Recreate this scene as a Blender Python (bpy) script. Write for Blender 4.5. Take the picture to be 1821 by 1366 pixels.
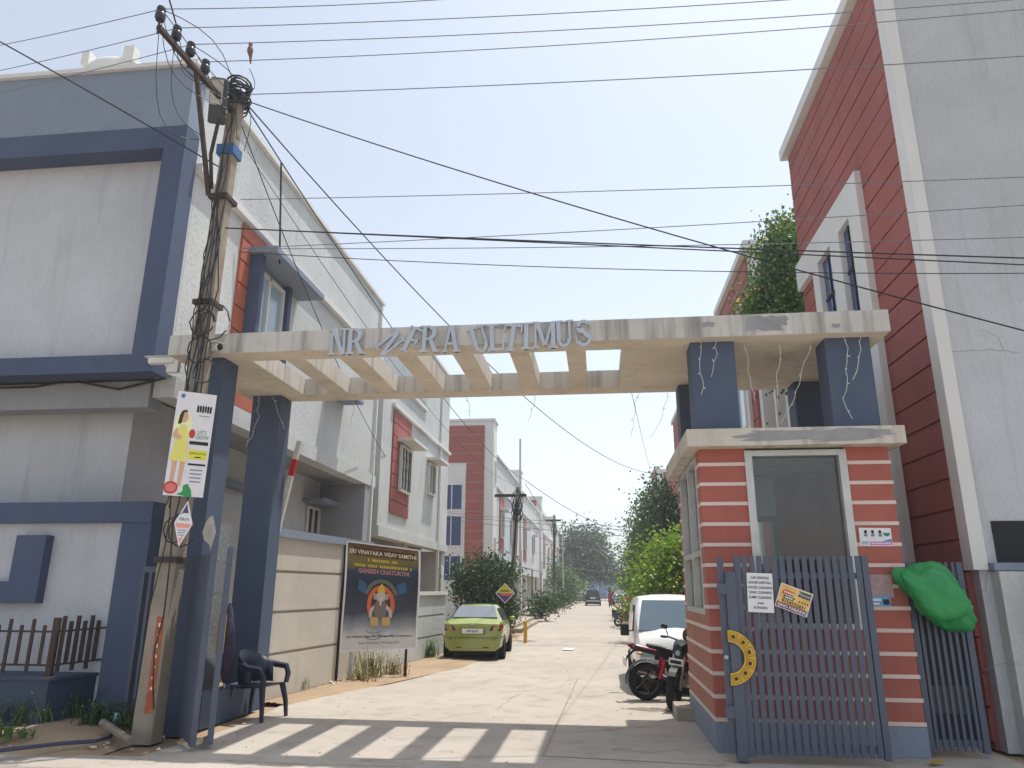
import bpy, bmesh, math, random
from mathutils import Vector, Matrix, Euler
random.seed(7)
R = math.radians
scene = bpy.context.scene
for o in list(bpy.data.objects):
    bpy.data.objects.remove(o, do_unlink=True)

# ---------------------------------------------------------------- camera
F, CX, CY, EYE = 1292.0, 910.5, 683.0, 1.8
_s = Vector((1067-CX, -(1048-CY), F)).normalized()
_u = Vector((933-CX, 3897+CY, F)); _u = (_u - _s*_u.dot(_s)).normalized()
_r = Vector((_u.y*_s.z-_u.z*_s.y, _u.z*_s.x-_u.x*_s.z, _u.x*_s.y-_u.y*_s.x))
if _r.x < 0: _r = -_r
cam = bpy.data.cameras.new('camera'); camo = bpy.data.objects.new('camera', cam)
scene.collection.objects.link(camo); scene.camera = camo
cam.sensor_width = 36; cam.sensor_fit = 'HORIZONTAL'; cam.lens = F/1821*36
cam.clip_start = 0.1; cam.clip_end = 3000
camo.matrix_world = Matrix(((_r.x, _r.y, -_r.z, 0), (_s.x, _s.y, -_s.z, 0), (_u.x, _u.y, -_u.z, EYE), (0, 0, 0, 1)))

# ---------------------------------------------------------------- sky, sun, exposure
SUN = Vector((0.22, 0.205, 1.0)).normalized()        # direction towards the sun
elev = math.asin(SUN.z); azim = math.atan2(SUN.x, SUN.y)
w = bpy.data.worlds.new('World'); scene.world = w; w.use_nodes = True
nt = w.node_tree; bg = nt.nodes['Background']
sky = nt.nodes.new('ShaderNodeTexSky'); sky.sky_type = 'NISHITA'; sky.sun_disc = False
sky.sun_elevation = elev; sky.sun_rotation = azim
sky.air_density = 1.0; sky.dust_density = 2.2; sky.ozone_density = 1.0; sky.altitude = 300
hsv = nt.nodes.new('ShaderNodeHueSaturation'); hsv.inputs['Saturation'].default_value = 0.5; hsv.inputs['Hue'].default_value = 0.492
nt.links.new(sky.outputs[0], hsv.inputs['Color']); nt.links.new(hsv.outputs[0], bg.inputs[0])
bg.inputs[1].default_value = 0.137
sl = bpy.data.lights.new('sun', 'SUN'); sl.energy = 2.7; sl.angle = R(0.7); sl.color = (1, 0.965, 0.91)
so = bpy.data.objects.new('sun', sl); scene.collection.objects.link(so)
so.rotation_euler = SUN.to_track_quat('Z', 'Y').to_euler()
vs = scene.view_settings; vs.view_transform = 'Standard'; vs.look = 'None'; vs.gamma = 1; vs.use_curve_mapping = False
vs.exposure = 0.75

# ---------------------------------------------------------------- helpers
col = scene.collection
def ray(x, y):
    d = Vector((x-CX, -(y-CY), F)); return Vector((d.dot(_r), d.dot(_s), d.dot(_u)))
def at(x, y, X=None, Y=None, Z=None):
    """the point of the place seen at photo position x, y on a plane X, Y or Z = constant"""
    d = ray(x, y)
    t = X/d.x if X is not None else (Y/d.y if Y is not None else (Z-EYE)/d.z)
    return Vector((0, 0, EYE)) + d*t
def S(r, g, b):
    f = lambda c: (c/255/12.92) if c/255 <= 0.04045 else ((c/255+0.055)/1.055)**2.4
    return (f(r), f(g), f(b))
ORI = {}
def tag(o, label=None, cat=None, group=None, kind=None):
    if label: o['label'] = label
    if cat: o['category'] = cat
    if group: o['group'] = group
    if kind: o['kind'] = kind
    return o
def thing(name, label, cat, loc=(0, 0, 0), rz=0, group=None, local=False):
    o = bpy.data.objects.new(name, None); col.objects.link(o); o.empty_display_size = .2
    o.location = loc; o.rotation_euler = (0, 0, rz)
    ORI[o.name] = Vector((0, 0, 0)) if local else Vector(loc)
    return tag(o, label, cat, group)
def copy_tree(o, parent=None):
    c = o.copy(); col.objects.link(c); c.parent = parent
    if o.name in ORI: ORI[c.name] = ORI[o.name]
    for ch in list(o.children): copy_tree(ch, c)
    return c
class MB:
    def __init__(s): s.v = []; s.f = []
    def add(s, vs, fs):
        n = len(s.v); s.v += [Vector(p) for p in vs]; s.f += [tuple(n+i for i in f) for f in fs]; return s
    def box(s, x0, x1, y0, y1, z0, z1):
        x0, x1 = min(x0, x1), max(x0, x1); y0, y1 = min(y0, y1), max(y0, y1); z0, z1 = min(z0, z1), max(z0, z1)
        return s.add([(x0,y0,z0),(x1,y0,z0),(x1,y1,z0),(x0,y1,z0),(x0,y0,z1),(x1,y0,z1),(x1,y1,z1),(x0,y1,z1)],
                     [(0,3,2,1),(4,5,6,7),(0,1,5,4),(1,2,6,5),(2,3,7,6),(3,0,4,7)])
    def hexa(s, p): return s.add(p, [(0,3,2,1),(4,5,6,7),(0,1,5,4),(1,2,6,5),(2,3,7,6),(3,0,4,7)])
    def quad(s, a, b, c, d): return s.add([a, b, c, d], [(0,1,2,3)])
    def prism(s, poly, a, b, axis='y'):
        """poly of 2D points extruded from a to b along axis"""
        n = len(poly)
        mk = {'y': lambda p, t: (p[0], t, p[1]), 'x': lambda p, t: (t, p[0], p[1]), 'z': lambda p, t: (p[0], p[1], t)}[axis]
        return s.add([mk(p, a) for p in poly]+[mk(p, b) for p in poly],
                     [tuple(range(n))[::-1], tuple(range(n, 2*n))]+[(i, (i+1) % n, n+(i+1) % n, n+i) for i in range(n)])
    def tube(s, pts, r, n=6, caps=True):
        pts = [Vector(p) for p in pts]; m = len(pts); rs = r if isinstance(r, (list, tuple)) else [r]*m
        base = len(s.v); up = None
        for i, p in enumerate(pts):
            t = (pts[min(i+1, m-1)]-pts[max(i-1, 0)])
            t = t.normalized() if t.length > 1e-9 else Vector((0, 0, 1))
            if up is None: up = Vector((0, 0, 1)) if abs(t.z) < .9 else Vector((1, 0, 0))
            a = t.cross(up).normalized(); b = a.cross(t).normalized(); up = b
            for k in range(n):
                an = 2*math.pi*(k+.5)/n; s.v.append(p+(a*math.cos(an)+b*math.sin(an))*rs[i])
        for i in range(m-1):
            for k in range(n):
                s.f.append((base+i*n+k, base+i*n+(k+1) % n, base+(i+1)*n+(k+1) % n, base+(i+1)*n+k))
        if caps: s.f.append(tuple(base+k for k in range(n))[::-1]); s.f.append(tuple(base+(m-1)*n+k for k in range(n)))
        return s
    def lathe(s, prof, c=(0, 0, 0), axis='z', n=20):
        """prof: (radius, height) pairs turned round axis through c"""
        base = len(s.v); c = Vector(c)
        for r, h in prof:
            for k in range(n):
                an = 2*math.pi*k/n; a, b = r*math.cos(an), r*math.sin(an)
                s.v.append(c+Vector({'z': (a, b, h), 'x': (h, a, b), 'y': (b, h, a)}[axis]))
        for i in range(len(prof)-1):
            for k in range(n):
                s.f.append((base+i*n+k, base+i*n+(k+1) % n, base+(i+1)*n+(k+1) % n, base+(i+1)*n+k))
        return s
    def ball(s, c, r, n=10, m=7):
        rx, ry, rz = (r, r, r) if not isinstance(r, (tuple, list)) else r
        pr = []
        base = len(s.v)
        for i in range(m+1):
            th = math.pi*i/m
            for k in range(n):
                ph = 2*math.pi*k/n
                s.v.append(Vector(c)+Vector((rx*math.sin(th)*math.cos(ph), ry*math.sin(th)*math.sin(ph), rz*math.cos(th))))
        for i in range(m):
            for k in range(n):
                s.f.append((base+i*n+k, base+(i+1)*n+k, base+(i+1)*n+(k+1) % n, base+i*n+(k+1) % n))
        return s
    def xf(s, M): s.v = [M @ p for p in s.v]; return s
    def build(s, name, mat, parent=None, smooth=False, bevel=0, origin=None, sharp=40, seg=2):
        off = ORI.get(parent.name, Vector()) if parent else (Vector(origin) if origin is not None else Vector())
        me = bpy.data.meshes.new(name); me.from_pydata([tuple(p-off) for p in s.v], [], s.f); me.update()
        if smooth:
            for p in me.polygons: p.use_smooth = True
            me.set_sharp_from_angle(angle=R(sharp))
        me.materials.append(mat)
        o = bpy.data.objects.new(name, me); col.objects.link(o)
        if parent: o.parent = parent; ORI[o.name] = off
        elif origin is not None: o.location = origin; ORI[o.name] = off
        else: ORI[o.name] = Vector()
        if bevel:
            b = o.modifiers.new('b', 'BEVEL'); b.width = bevel; b.segments = seg; b.limit_method = 'ANGLE'
        return o
def bx(name, mat, parent, *a, bevel=0): return MB().box(*a).build(name, mat, parent, bevel=bevel)

# ---------------------------------------------------------------- materials
MATS = {}
def pm(name, c, rough=.85, var=.08, vs=1.2, bump=0, bs=60, metal=0, streak=0, sc=(.12,.11,.1), stretch=1, coat=0, dirt=0, dc=(.3,.24,.17), spec=.5, grain=0):
    """painted / plastered / metal surface: base colour, broad unevenness, fine relief, run-down stains, blotches of dirt"""
    if name in MATS: return MATS[name]
    m = bpy.data.materials.new(name); m.use_nodes = True; t = m.node_tree; N = t.nodes.new; L = t.links.new
    b = t.nodes['Principled BSDF']; b.inputs['Roughness'].default_value = rough; b.inputs['Metallic'].default_value = metal
    b.inputs['Specular IOR Level'].default_value = spec
    if coat: b.inputs['Coat Weight'].default_value = coat; b.inputs['Coat Roughness'].default_value = .08
    geo = N('ShaderNodeNewGeometry'); pos = geo.outputs['Position']
    cur = None
    n1 = N('ShaderNodeTexNoise'); n1.inputs['Scale'].default_value = vs; n1.inputs['Detail'].default_value = 6; n1.inputs['Roughness'].default_value = .65
    L(pos, n1.inputs['Vector'])
    mx = N('ShaderNodeMix'); mx.data_type = 'RGBA'
    mx.inputs['A'].default_value = (*[x*(1-var*1.6) for x in c], 1); mx.inputs['B'].default_value = (*[min(1, x*(1+var*1.2)) for x in c], 1)
    mr = N('ShaderNodeMapRange'); mr.inputs['From Min'].default_value = .3; mr.inputs['From Max'].default_value = .7
    L(n1.outputs['Fac'], mr.inputs['Value']); L(mr.outputs[0], mx.inputs['Factor']); cur = mx.outputs['Result']
    def over(cur, fac, colr):
        q = N('ShaderNodeMix'); q.data_type = 'RGBA'; q.inputs['B'].default_value = (*colr, 1)
        L(fac, q.inputs['Factor']); L(cur, q.inputs['A']); return q.outputs['Result']
    if streak:
        mp = N('ShaderNodeMapping'); mp.inputs['Scale'].default_value = (5, 5, .35); L(pos, mp.inputs['Vector'])
        n2 = N('ShaderNodeTexNoise'); n2.inputs['Scale'].default_value = 1.3; n2.inputs['Detail'].default_value = 7; L(mp.outputs[0], n2.inputs['Vector'])
        r2 = N('ShaderNodeMapRange'); r2.inputs['From Min'].default_value = .54; r2.inputs['From Max'].default_value = .8; r2.inputs['To Max'].default_value = streak
        r2.inputs['From Min'].default_value = .6-.12*min(1, streak*1.1); L(n2.outputs['Fac'], r2.inputs['Value']); cur = over(cur, r2.outputs[0], sc)
    if dirt:
        n3 = N('ShaderNodeTexNoise'); n3.inputs['Scale'].default_value = 2.3; n3.inputs['Detail'].default_value = 9; n3.inputs['Roughness'].default_value = .7; L(pos, n3.inputs['Vector'])
        r3 = N('ShaderNodeMapRange'); r3.inputs['From Min'].default_value = .5; r3.inputs['From Max'].default_value = .72; r3.inputs['To Max'].default_value = dirt
        L(n3.outputs['Fac'], r3.inputs['Value']); cur = over(cur, r3.outputs[0], dc)
    if grain:
        mg = N('ShaderNodeMapping'); mg.inputs['Scale'].default_value = (1, 1, .3); L(pos, mg.inputs['Vector'])
        n5 = N('ShaderNodeTexNoise'); n5.inputs['Scale'].default_value = 34; n5.inputs['Detail'].default_value = 5; n5.inputs['Roughness'].default_value = .7; L(mg.outputs[0], n5.inputs['Vector'])
        r5 = N('ShaderNodeMapRange'); r5.inputs['From Min'].default_value = .5; r5.inputs['From Max'].default_value = .68; r5.inputs['To Max'].default_value = grain
        L(n5.outputs['Fac'], r5.inputs['Value']); cur = over(cur, r5.outputs[0], tuple(x*.55 for x in c))
    L(cur, b.inputs['Base Color'])
    if bump:
        mp = N('ShaderNodeMapping'); mp.inputs['Scale'].default_value = (1, 1, 1/stretch); L(pos, mp.inputs['Vector'])
        n4 = N('ShaderNodeTexNoise'); n4.inputs['Scale'].default_value = bs; n4.inputs['Detail'].default_value = 4; L(mp.outputs[0], n4.inputs['Vector'])
        bp = N('ShaderNodeBump'); bp.inputs['Strength'].default_value = bump; bp.inputs['Distance'].default_value = .02
        L(n4.outputs['Fac'], bp.inputs['Height']); L(bp.outputs[0], b.inputs['Normal'])
    MATS[name] = m; return m
def flat(name, c, rough=.6, metal=0, emit=0):
    return pm(name, c, rough, var=.03, vs=9, metal=metal)
def glass(name, c, rough=.05, alpha=1.0):
    if name in MATS: return MATS[name]
    m = bpy.data.materials.new(name); m.use_nodes = True; t = m.node_tree; b = t.nodes['Principled BSDF']
    b.inputs['Base Color'].default_value = (*c, 1); b.inputs['Roughness'].default_value = rough; b.inputs['Specular IOR Level'].default_value = .8
    if alpha < 1:
        tr = t.nodes.new('ShaderNodeBsdfTransparent'); tr.inputs[0].default_value = (.86, .9, .9, 1)
        gl = t.nodes.new('ShaderNodeBsdfGlossy'); gl.inputs['Roughness'].default_value = .02
        fr = t.nodes.new('ShaderNodeFresnel'); fr.inputs[0].default_value = 1.5
        ad = t.nodes.new('ShaderNodeMath'); ad.operation = 'ADD'; ad.inputs[1].default_value = .015
        t.links.new(fr.outputs[0], ad.inputs[0])
        mx = t.nodes.new('ShaderNodeMixShader'); t.links.new(ad.outputs[0], mx.inputs[0]); t.links.new(tr.outputs[0], mx.inputs[1]); t.links.new(gl.outputs[0], mx.inputs[2])
        t.links.new(mx.outputs[0], t.nodes['Material Output'].inputs[0])
    MATS[name] = m; return m

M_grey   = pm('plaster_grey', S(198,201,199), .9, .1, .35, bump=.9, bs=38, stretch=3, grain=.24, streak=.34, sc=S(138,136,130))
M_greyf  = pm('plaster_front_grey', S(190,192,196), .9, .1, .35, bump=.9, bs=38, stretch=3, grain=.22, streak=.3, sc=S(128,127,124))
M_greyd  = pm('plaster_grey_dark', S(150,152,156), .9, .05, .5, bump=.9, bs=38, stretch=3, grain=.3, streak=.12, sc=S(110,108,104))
M_blue   = pm('paint_blue', S(70,82,108), .75, .06, .6, bump=.2, bs=70, streak=.3, sc=S(86,92,108), dirt=.12, dc=S(110,110,116))
M_slate  = pm('paint_slate', S(130,140,156), .85, .06, .5, bump=.7, bs=38, stretch=3, grain=.25)
M_navy   = pm('paint_navy', S(52,66,88), .6, .08, .8, bump=.1, bs=80, dirt=.15, dc=S(110,108,104))
M_white  = pm('paint_white', S(214,213,210), .8, .04, .7, bump=.1, bs=50, streak=.2, sc=S(170,165,155))
M_red    = pm('paint_red', S(160,92,84), .85, .12, .8, bump=.9, bs=40, grain=.35, streak=.12, sc=S(110,50,46))
M_orange = pm('paint_terracotta', S(174,98,75), .85, .07, .8, bump=.4, bs=60, streak=.1, sc=S(140,76,56))
M_redb   = pm('booth_red', S(166,92,80), .8, .12, .9, bump=.12, bs=70, streak=.15, sc=S(120,52,46), dirt=.3, dc=S(158,108,94))
M_redbounce   = pm('booth_red_bounce_dust', S(166,112,92), .88, .08, 1.1, bump=.15, bs=60, dirt=.3, dc=S(170,128,104))  # booth side wall: dust plus ground bounce light painted into the red
M_conc   = pm('weathered_concrete', S(204,197,184), .9, .07, .9, bump=.2, bs=30, streak=.75, sc=S(96,90,82), dirt=.25, dc=S(150,132,110))
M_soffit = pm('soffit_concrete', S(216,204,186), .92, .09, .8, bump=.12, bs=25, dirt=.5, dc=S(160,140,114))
M_band   = pm('band_cream', S(216,196,186), .8, .05, 2, dirt=.2, dc=S(180,150,138))
M_fascia = pm('fascia_concrete', S(198,195,188), .9, .07, .9, bump=.2, bs=30, streak=.95, sc=S(88,84,80), dirt=.3, dc=S(160,148,130))
M_peel   = pm('bare_cement', S(150,150,152), .92, .1, 4, bump=.2, bs=30)
M_road   = pm('road_concrete', S(172,163,151), .9, .08, .3, bump=.2, bs=90, dirt=.8, dc=S(140,129,114), grain=.28)
M_dirt   = pm('dirt', S(158,136,110), .98, .12, .8, bump=.6, bs=30, dirt=.4, dc=S(126,104,82))
M_metal  = pm('gate_metal', S(80,88,104), .5, .05, 2, metal=.1, dirt=.15, dc=S(110,105,100))
M_dark   = flat('dark_void', S(40,40,42), .9)
M_black  = flat('black_plastic', S(26,28,32), .45)
M_pole   = pm('pole_concrete', S(150,140,126), .95, .12, 2, bump=.5, bs=35, streak=.4, sc=S(104,92,78), dirt=.6, dc=S(150,108,70))
M_iron   = pm('rusty_iron', S(74,62,56), .8, .15, 6, metal=.3)
M_wire   = flat('black_cable', S(40,42,46), .6)
M_wireg  = flat('grey_wire', S(120,124,130), .5, .4)
M_glassb = glass('blue_glass', S(28,58,110), .06)
M_glassd = glass('dark_glass', S(24,28,34), .06)
M_glasss = glass('pale_glass', S(150,172,186), .12)
M_clear  = glass('clear_glass', (1, 1, 1), .02, .5)
M_alu    = pm('aluminium', S(196,196,192), .45, .08, 3, metal=.5, dirt=.3, dc=S(150,146,138))
M_pvc    = flat('white_pvc', S(216,214,208), .5)
M_gold   = pm('gold_paint', S(206,166,58), .45, .08, 8, metal=.35)
M_paper  = flat('paper_white', S(226,224,226), .7)
M_ink    = flat('black_ink', S(36,34,40), .7)

# text printed flat on a sign; local x right, z up, facing -y
def words(txt, size, mat, parent, x, z, y=-.004, align='CENTER', name='lettering', squash=1.0, thick=0, bold=0, M=None):
    c = bpy.data.curves.new('t', 'FONT'); c.body = txt; c.size = size; c.align_x = align; c.extrude = thick; c.offset = bold; c.resolution_u = 2
    o = bpy.data.objects.new('t', c); col.objects.link(o)
    bpy.context.view_layer.update()
    me = bpy.data.meshes.new_from_object(o.evaluated_get(bpy.context.evaluated_depsgraph_get())); bpy.data.objects.remove(o); bpy.data.curves.remove(c)
    T = Matrix.Translation((x, y, z)) @ Matrix.Rotation(R(90), 4, 'X') @ Matrix.Diagonal((squash, 1, 1, 1))
    if M is not None: T = M @ T
    me.transform(T); me.materials.clear(); me.materials.append(mat); me.name = name
    ob = bpy.data.objects.new(name, me); col.objects.link(ob); ob.parent = parent; ORI[ob.name] = Vector(); return ob
def flatpoly(pts, y=-.003, M=None):
    m = MB().add([(p[0], y, p[1]) for p in pts], [tuple(range(len(pts)))])
    if M is not None: m.xf(M)
    return m
def ell(cx, cz, rx, rz, n=18, a0=0, a1=360):
    return [(cx+rx*math.cos(R(a0+(a1-a0)*i/n)), cz+rz*math.sin(R(a0+(a1-a0)*i/n))) for i in range(n if a1-a0 >= 360 else n+1)]
# ================================================================ ground and road
g = MB().quad((-400,-60,-.03),(400,-60,-.03),(400,700,-.03),(-400,700,-.03)).build('ground', M_dirt); tag(g, kind='structure')
rd = MB()
outl = [(-60,-6),(60,-6),(60,8.9),(4.5,9.3),(4.55,200),(-4.3,200),(-4.2,85),(-3.75,46),(-3.2,30),(-3.0,24),(-2.95,21),(-3.35,18),(-3.95,15.6),(-4.75,13.2),(-5.0,11.9),(-5.0,9.2),(-5.1,8.3),(-60,8.0)]
pts = []
for i, p in enumerate(outl):
    q = outl[(i+1) % len(outl)]; n = max(1, int(math.dist(p, q)/.8)) if max(p[1], q[1]) < 40 and abs(p[0]) < 10 and abs(q[0]) < 10 else 1
    for k in range(n):
        j = .09 if n > 1 else 0
        pts.append((p[0]+(q[0]-p[0])*k/n+random.uniform(-j, j), p[1]+(q[1]-p[1])*k/n+random.uniform(-j, j)*.4))
rd.add([(x, y, -.002) for x, y in pts], [tuple(range(len(pts)))])
road = tag(rd.build('road', M_road), kind='structure')
M_joint = pm('road_joint', S(150,138,122), .95, .1, 3)
def joint(a, b, wd):
    a, b = at(*a, Z=0), at(*b, Z=0); d = (b-a).normalized(); n = Vector((-d.y, d.x, 0))*wd; z = Vector((0, 0, .003))
    MB().quad(a-n+z, b-n+z, b+n+z, a+n+z).build('joint', M_joint, road)
joint((1028,1205), (966,1343), .012); joint((963,1344), (1290,1362), .012); joint((1180,1290), (1020,1302), .008)
joint((905,1147), (1135,1150), .03); joint((640,1352), (963,1344), .006)
joint((1000,1098), (1120,1098), .05); joint((985,1118), (1128,1120), .035)
def road_crack(pts, wd):
    rr = random.Random(len(pts)+int(pts[0][0])); q = []
    for a, b in zip(pts[:-1], pts[1:]):
        for k in range(7): q.append(at(a[0]+(b[0]-a[0])*k/7+rr.uniform(-4, 4), a[1]+(b[1]-a[1])*k/7+rr.uniform(-1.2, 1.2), Z=0))
    m_ = MB()
    for i, p in enumerate(q[:-1]):
        e = q[i+1]; d = (e-p).normalized(); n = Vector((-d.y, d.x, 0))*wd*rr.uniform(.4, 1); z = Vector((0, 0, .002)); m_.quad(p-n+z, e-n+z, e+n+z, p+n+z)
    m_.build('crack', M_joint, road)
road_crack([(560,1275),(640,1268),(760,1282),(880,1262)], .006); road_crack([(1040,1240),(1100,1232),(1180,1225)], .006); road_crack([(880,1262),(930,1230),(1000,1222),(1020,1195)], .006); road_crack([(700,1235),(790,1222),(850,1228)], .005); road_crack([(400,1352),(560,1359),(760,1364)], .008); road_crack([(1060,1330),(1150,1338),(1240,1330)], .006)
M_stain = pm('road_stain', S(128,118,106), .95, .12, 3)
for i, (px, py, rx, ry) in enumerate(((860,1168,.35,.5),(1165,1262,.5,.22),(930,1140,.5,.5))):
    c = at(px, py, Z=0); rr = random.Random(i); MB().add([(c.x+rx*math.cos(a)*rr.uniform(.6,1.1), c.y+ry*math.sin(a)*rr.uniform(.6,1.1), .0015) for a in [2*math.pi*k/22 for k in range(22)]], [tuple(range(22))]).build('stain', M_stain, road)
# earth mound, kerbs and steps on the left of the street
mb = MB(); nx, ny = 26, 14
for j in range(ny+1):
    for i in range(nx+1):
        x = -12+i*6.4/nx; y = 8.15+j*2.2/ny; e = max(0, min(1, (y-8.1)/.7))*min(1, (-5.55-x)/.35 if x > -5.9 else 1)
        mb.v.append(Vector((x, y, -.025+e*(.1+.05*math.sin(x*2.1+y)+random.uniform(-.012, .012)))))
for j in range(ny):
    for i in range(nx): a = j*(nx+1)+i; mb.f.append((a, a+1, a+nx+2, a+nx+1))
tag(mb.build('earth_verge', M_dirt, smooth=True), kind='structure')
mb = MB(); nx, ny = 14, 40
for j in range(ny+1):
    for i in range(nx+1):
        y = 12+j*12/ny; xa = -5.55+.105*(y-12.5)+.02; xb = min(-2.8, -5.0+(y-12)*.26 if y < 18 else -3.3+(y-18)*.12); x = xa+(xb-xa)*i/nx
        mb.v.append(Vector((x, y, .004+.05*math.sin(math.pi*min(1, max(0, 1-i/nx)))*random.uniform(.5, 1)*(1 if 0 < i < nx else 0)-(.02 if i == nx else 0))))
for j in range(ny):
    for i in range(nx): a = j*(nx+1)+i; mb.f.append((a, a+1, a+nx+2, a+nx+1))
tag(mb.build('roadside_earth', M_dirt, smooth=True), kind='structure')
M_kerb = pm('kerb_stone', S(160,150,134), .95, .1, 1.5, bump=.3, bs=25)
kb = MB()
kb.box(-6.6, -3.75, 33, 44.5, 0, .28).box(-3.75, -3.4, 33, 43, 0, .14).box(-6.6, -3.95, 47, 62, 0, .3).box(-3.95, -3.7, 49, 61, 0, .15).box(-6.6, -4.25, 64, 100, 0, .25)
tag(kb.build('raised_pavement', M_kerb, bevel=.02), kind='structure')

# ================================================================ left house with blue trim
XW = -6.6
h1 = thing('grey_house', 'large grey rendered house with blue frame trim behind the utility pole', 'house', (XW, 9.75, 0))
bx('wall', M_grey, h1, -19, XW, 10.2, 20.85, 5.0, 10.4); bx('front_panel', M_greyf, h1, -20, XW-.002, 10.1, 10.2, 5.0, 10.3)
bx('parapet_front', M_slate, h1, -20, XW+.003, 9.75, 10.12, 9.19, 10.36)
bx('coping', M_white, h1, -20, XW+.07, 9.68, 10.15, 10.36, 10.44)
bx('coping', M_white, h1, XW-.2, XW+.09, 10.15, 20.9, 10.4, 10.5)
bx('trim_band', M_blue, h1, -20, XW+.012, 9.742, 10.12, 8.78, 9.19)
bx('trim_band', M_blue, h1, -20, XW+.012, 9.742, 10.12, 4.92, 5.2)
bx('trim_band', M_blue, h1, XW-.36, XW+.012, 9.742, 10.12, 5.2, 8.78)
bx('side_ledge', M_white, h1, XW, XW+.13, 10.12, 20.85, 8.56, 8.7)
bx('side_beam', M_grey, h1, XW-.3, XW+.06, 10.3, 20.95, 4.66, 5.0)
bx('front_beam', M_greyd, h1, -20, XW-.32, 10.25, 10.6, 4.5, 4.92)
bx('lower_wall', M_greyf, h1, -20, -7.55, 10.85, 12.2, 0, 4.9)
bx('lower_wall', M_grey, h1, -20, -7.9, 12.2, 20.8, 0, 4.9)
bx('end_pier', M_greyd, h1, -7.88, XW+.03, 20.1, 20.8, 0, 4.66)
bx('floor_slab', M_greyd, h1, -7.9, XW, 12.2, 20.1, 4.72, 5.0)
# terracotta panel strips round the side window
zz = 5.02
while zz < 8.5:
    z1 = min(zz+.46, 8.54)
    if z1 < 6.35 or zz > 7.85: bx('panel', M_orange, h1, XW, XW+.045, 11.85, 13.98, zz, z1-.035)
    else: bx('panel', M_orange, h1, XW, XW+.045, 11.85, 12.2, zz, z1-.035)
    zz += .46
wn = bx('window', M_glasss, h1, XW+.02, XW+.035, 12.42, 13.72, 6.3, 7.86)
fm = MB()
for y in (12.36, 13.02, 13.7): fm.box(XW+.03, XW+.09, y, y+.07, 6.3, 7.9)
fm.box(XW+.03, XW+.09, 12.43, 13.7, 7.83, 7.9).box(XW+.03, XW+.09, 12.43, 13.7, 6.3, 6.37).build('window_frame', M_pvc, wn)
bx('jamb', M_blue, h1, XW, XW+.3, 12.2, 12.34, 6.25, 8.02)
bx('jamb', M_blue, h1, XW, XW+.16, 13.8, 13.95, 6.25, 8.02)
bx('window_canopy', M_slate, h1, XW, XW+.62, 12.12, 14.6, 8.02, 8.14)
bx('window_canopy', M_slate, h1, XW, XW+.55, 16.6, 18.0, 6.45, 6.53)
# ground floor window under its small canopy, half hidden by the boundary wall
w2 = bx('window', M_glassd, h1, -7.9, -7.87, 19.25, 20.05, 2.9, 3.9)
MB().box(-7.88, -7.82, 19.2, 19.27, 2.9, 3.95).box(-7.88, -7.82, 19.6, 19.66, 2.9, 3.9).box(-7.88, -7.82, 20.02, 20.09, 2.9, 3.95).box(-7.88, -7.82, 19.27, 20.02, 3.9, 3.96).build('window_frame', M_pvc, w2)
bx('window_canopy', M_slate, h1, -7.9, -7.3, 18.9, 20.1, 4.02, 4.14)
bx('lintel_band', M_slate, h1, -7.9, -7.7, 13.0, 15.9, 3.85, 4.0)
bx('drain_pipe', M_pvc, h1, XW, XW+.09, 20.6, 20.69, 2.9, 10.3)
# water tank on the roof
tk = thing('water_tank', 'white plastic water tank on the roof of the grey house', 'water tank', (-10.35, 13.0, 10.4))
MB().lathe([(0, 2.75), (.3, 2.73), (.62, 2.65), (.85, 2.5), (.9, 2.4), (.9, 0)], (-10.35, 13.0, 10.4), n=28).build('tank_body', M_pvc, tk, smooth=True)
MB().box(-10.98, -10.8, 12.2, 12.4, 12.8, 13.12).build('tank_lug', M_pvc, tk); MB().box(-10.0, -9.76, 12.2, 12.4, 12.8, 13.18).build('tank_lug', M_pvc, tk)

# front boundary wall of that house
fw = thing('boundary_wall', 'pale front boundary wall with blue frame and blue L shaped relief', 'wall', (-6.4, 10, 0))
bx('wall', M_greyf, fw, -16, -6.42, 10.04, 10.24, 0, 2.72)
bx('trim_band', M_blue, fw, -16, -6.4, 9.94, 10.28, 2.7, 3.0)
bx('pier', M_blue, fw, -6.86, -6.4, 9.96, 10.26, 0, 2.7)
MB().prism([(-8.42,2.52),(-7.95,2.52),(-7.95,1.57),(-16,1.57),(-16,1.87),(-8.42,1.87)], 9.88, 10.04, 'y').build('relief', M_blue, fw)
bx('side_return', M_greyd, fw, -6.5, -6.3, 10.26, 12.1, 0, 2.85)
pl = thing('planter', 'low dark slate planter plinth below the spiked railing', 'planter', (-7.2, 9.4, 0))
MB().prism([(-14,9.4),(-7.17,9.4),(-6.95,10.03),(-14,10.03)], 0, .62, 'z').build('plinth', M_navy, pl)
MB().prism([(-14,9.37),(-7.14,9.37),(-6.92,10.03),(-14,10.03)], .62, .66, 'z').build('plinth_top', M_navy, pl)
rl = thing('spiked_railing', 'dark metal railing of uneven flat bars above the slate planter', 'railing', (-7.2, 9.45, .66))
for z in (.8, 1.22):
    MB().tube([(-10, 9.46, z), (-7.22, 9.46, z), (-6.9, 10.03, z+.03)], .017, 4).build('rail', M_iron, rl)
k = 0; x = -9.9
while x < -7.25:
    o = .11 if k % 2 else 0
    MB().box(x-.022, x+.022, 9.425, 9.445, .7+o, 1.38-o*.7).build('bar', M_iron, rl); x += .168; k += 1
MB().box(-7.27, -7.2, 9.43, 9.5, .66, 1.4).build('corner_bar', M_iron, rl)
for k in range(6):
    t = .1+k*.15; px = -7.2+.26*t; py = 9.46+.57*t; o = .1 if k % 2 else 0
    MB().box(px-.02, px+.03, py-.012, py+.012, .72+o, 1.42-o*.7).build('bar', M_iron, rl)
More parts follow.
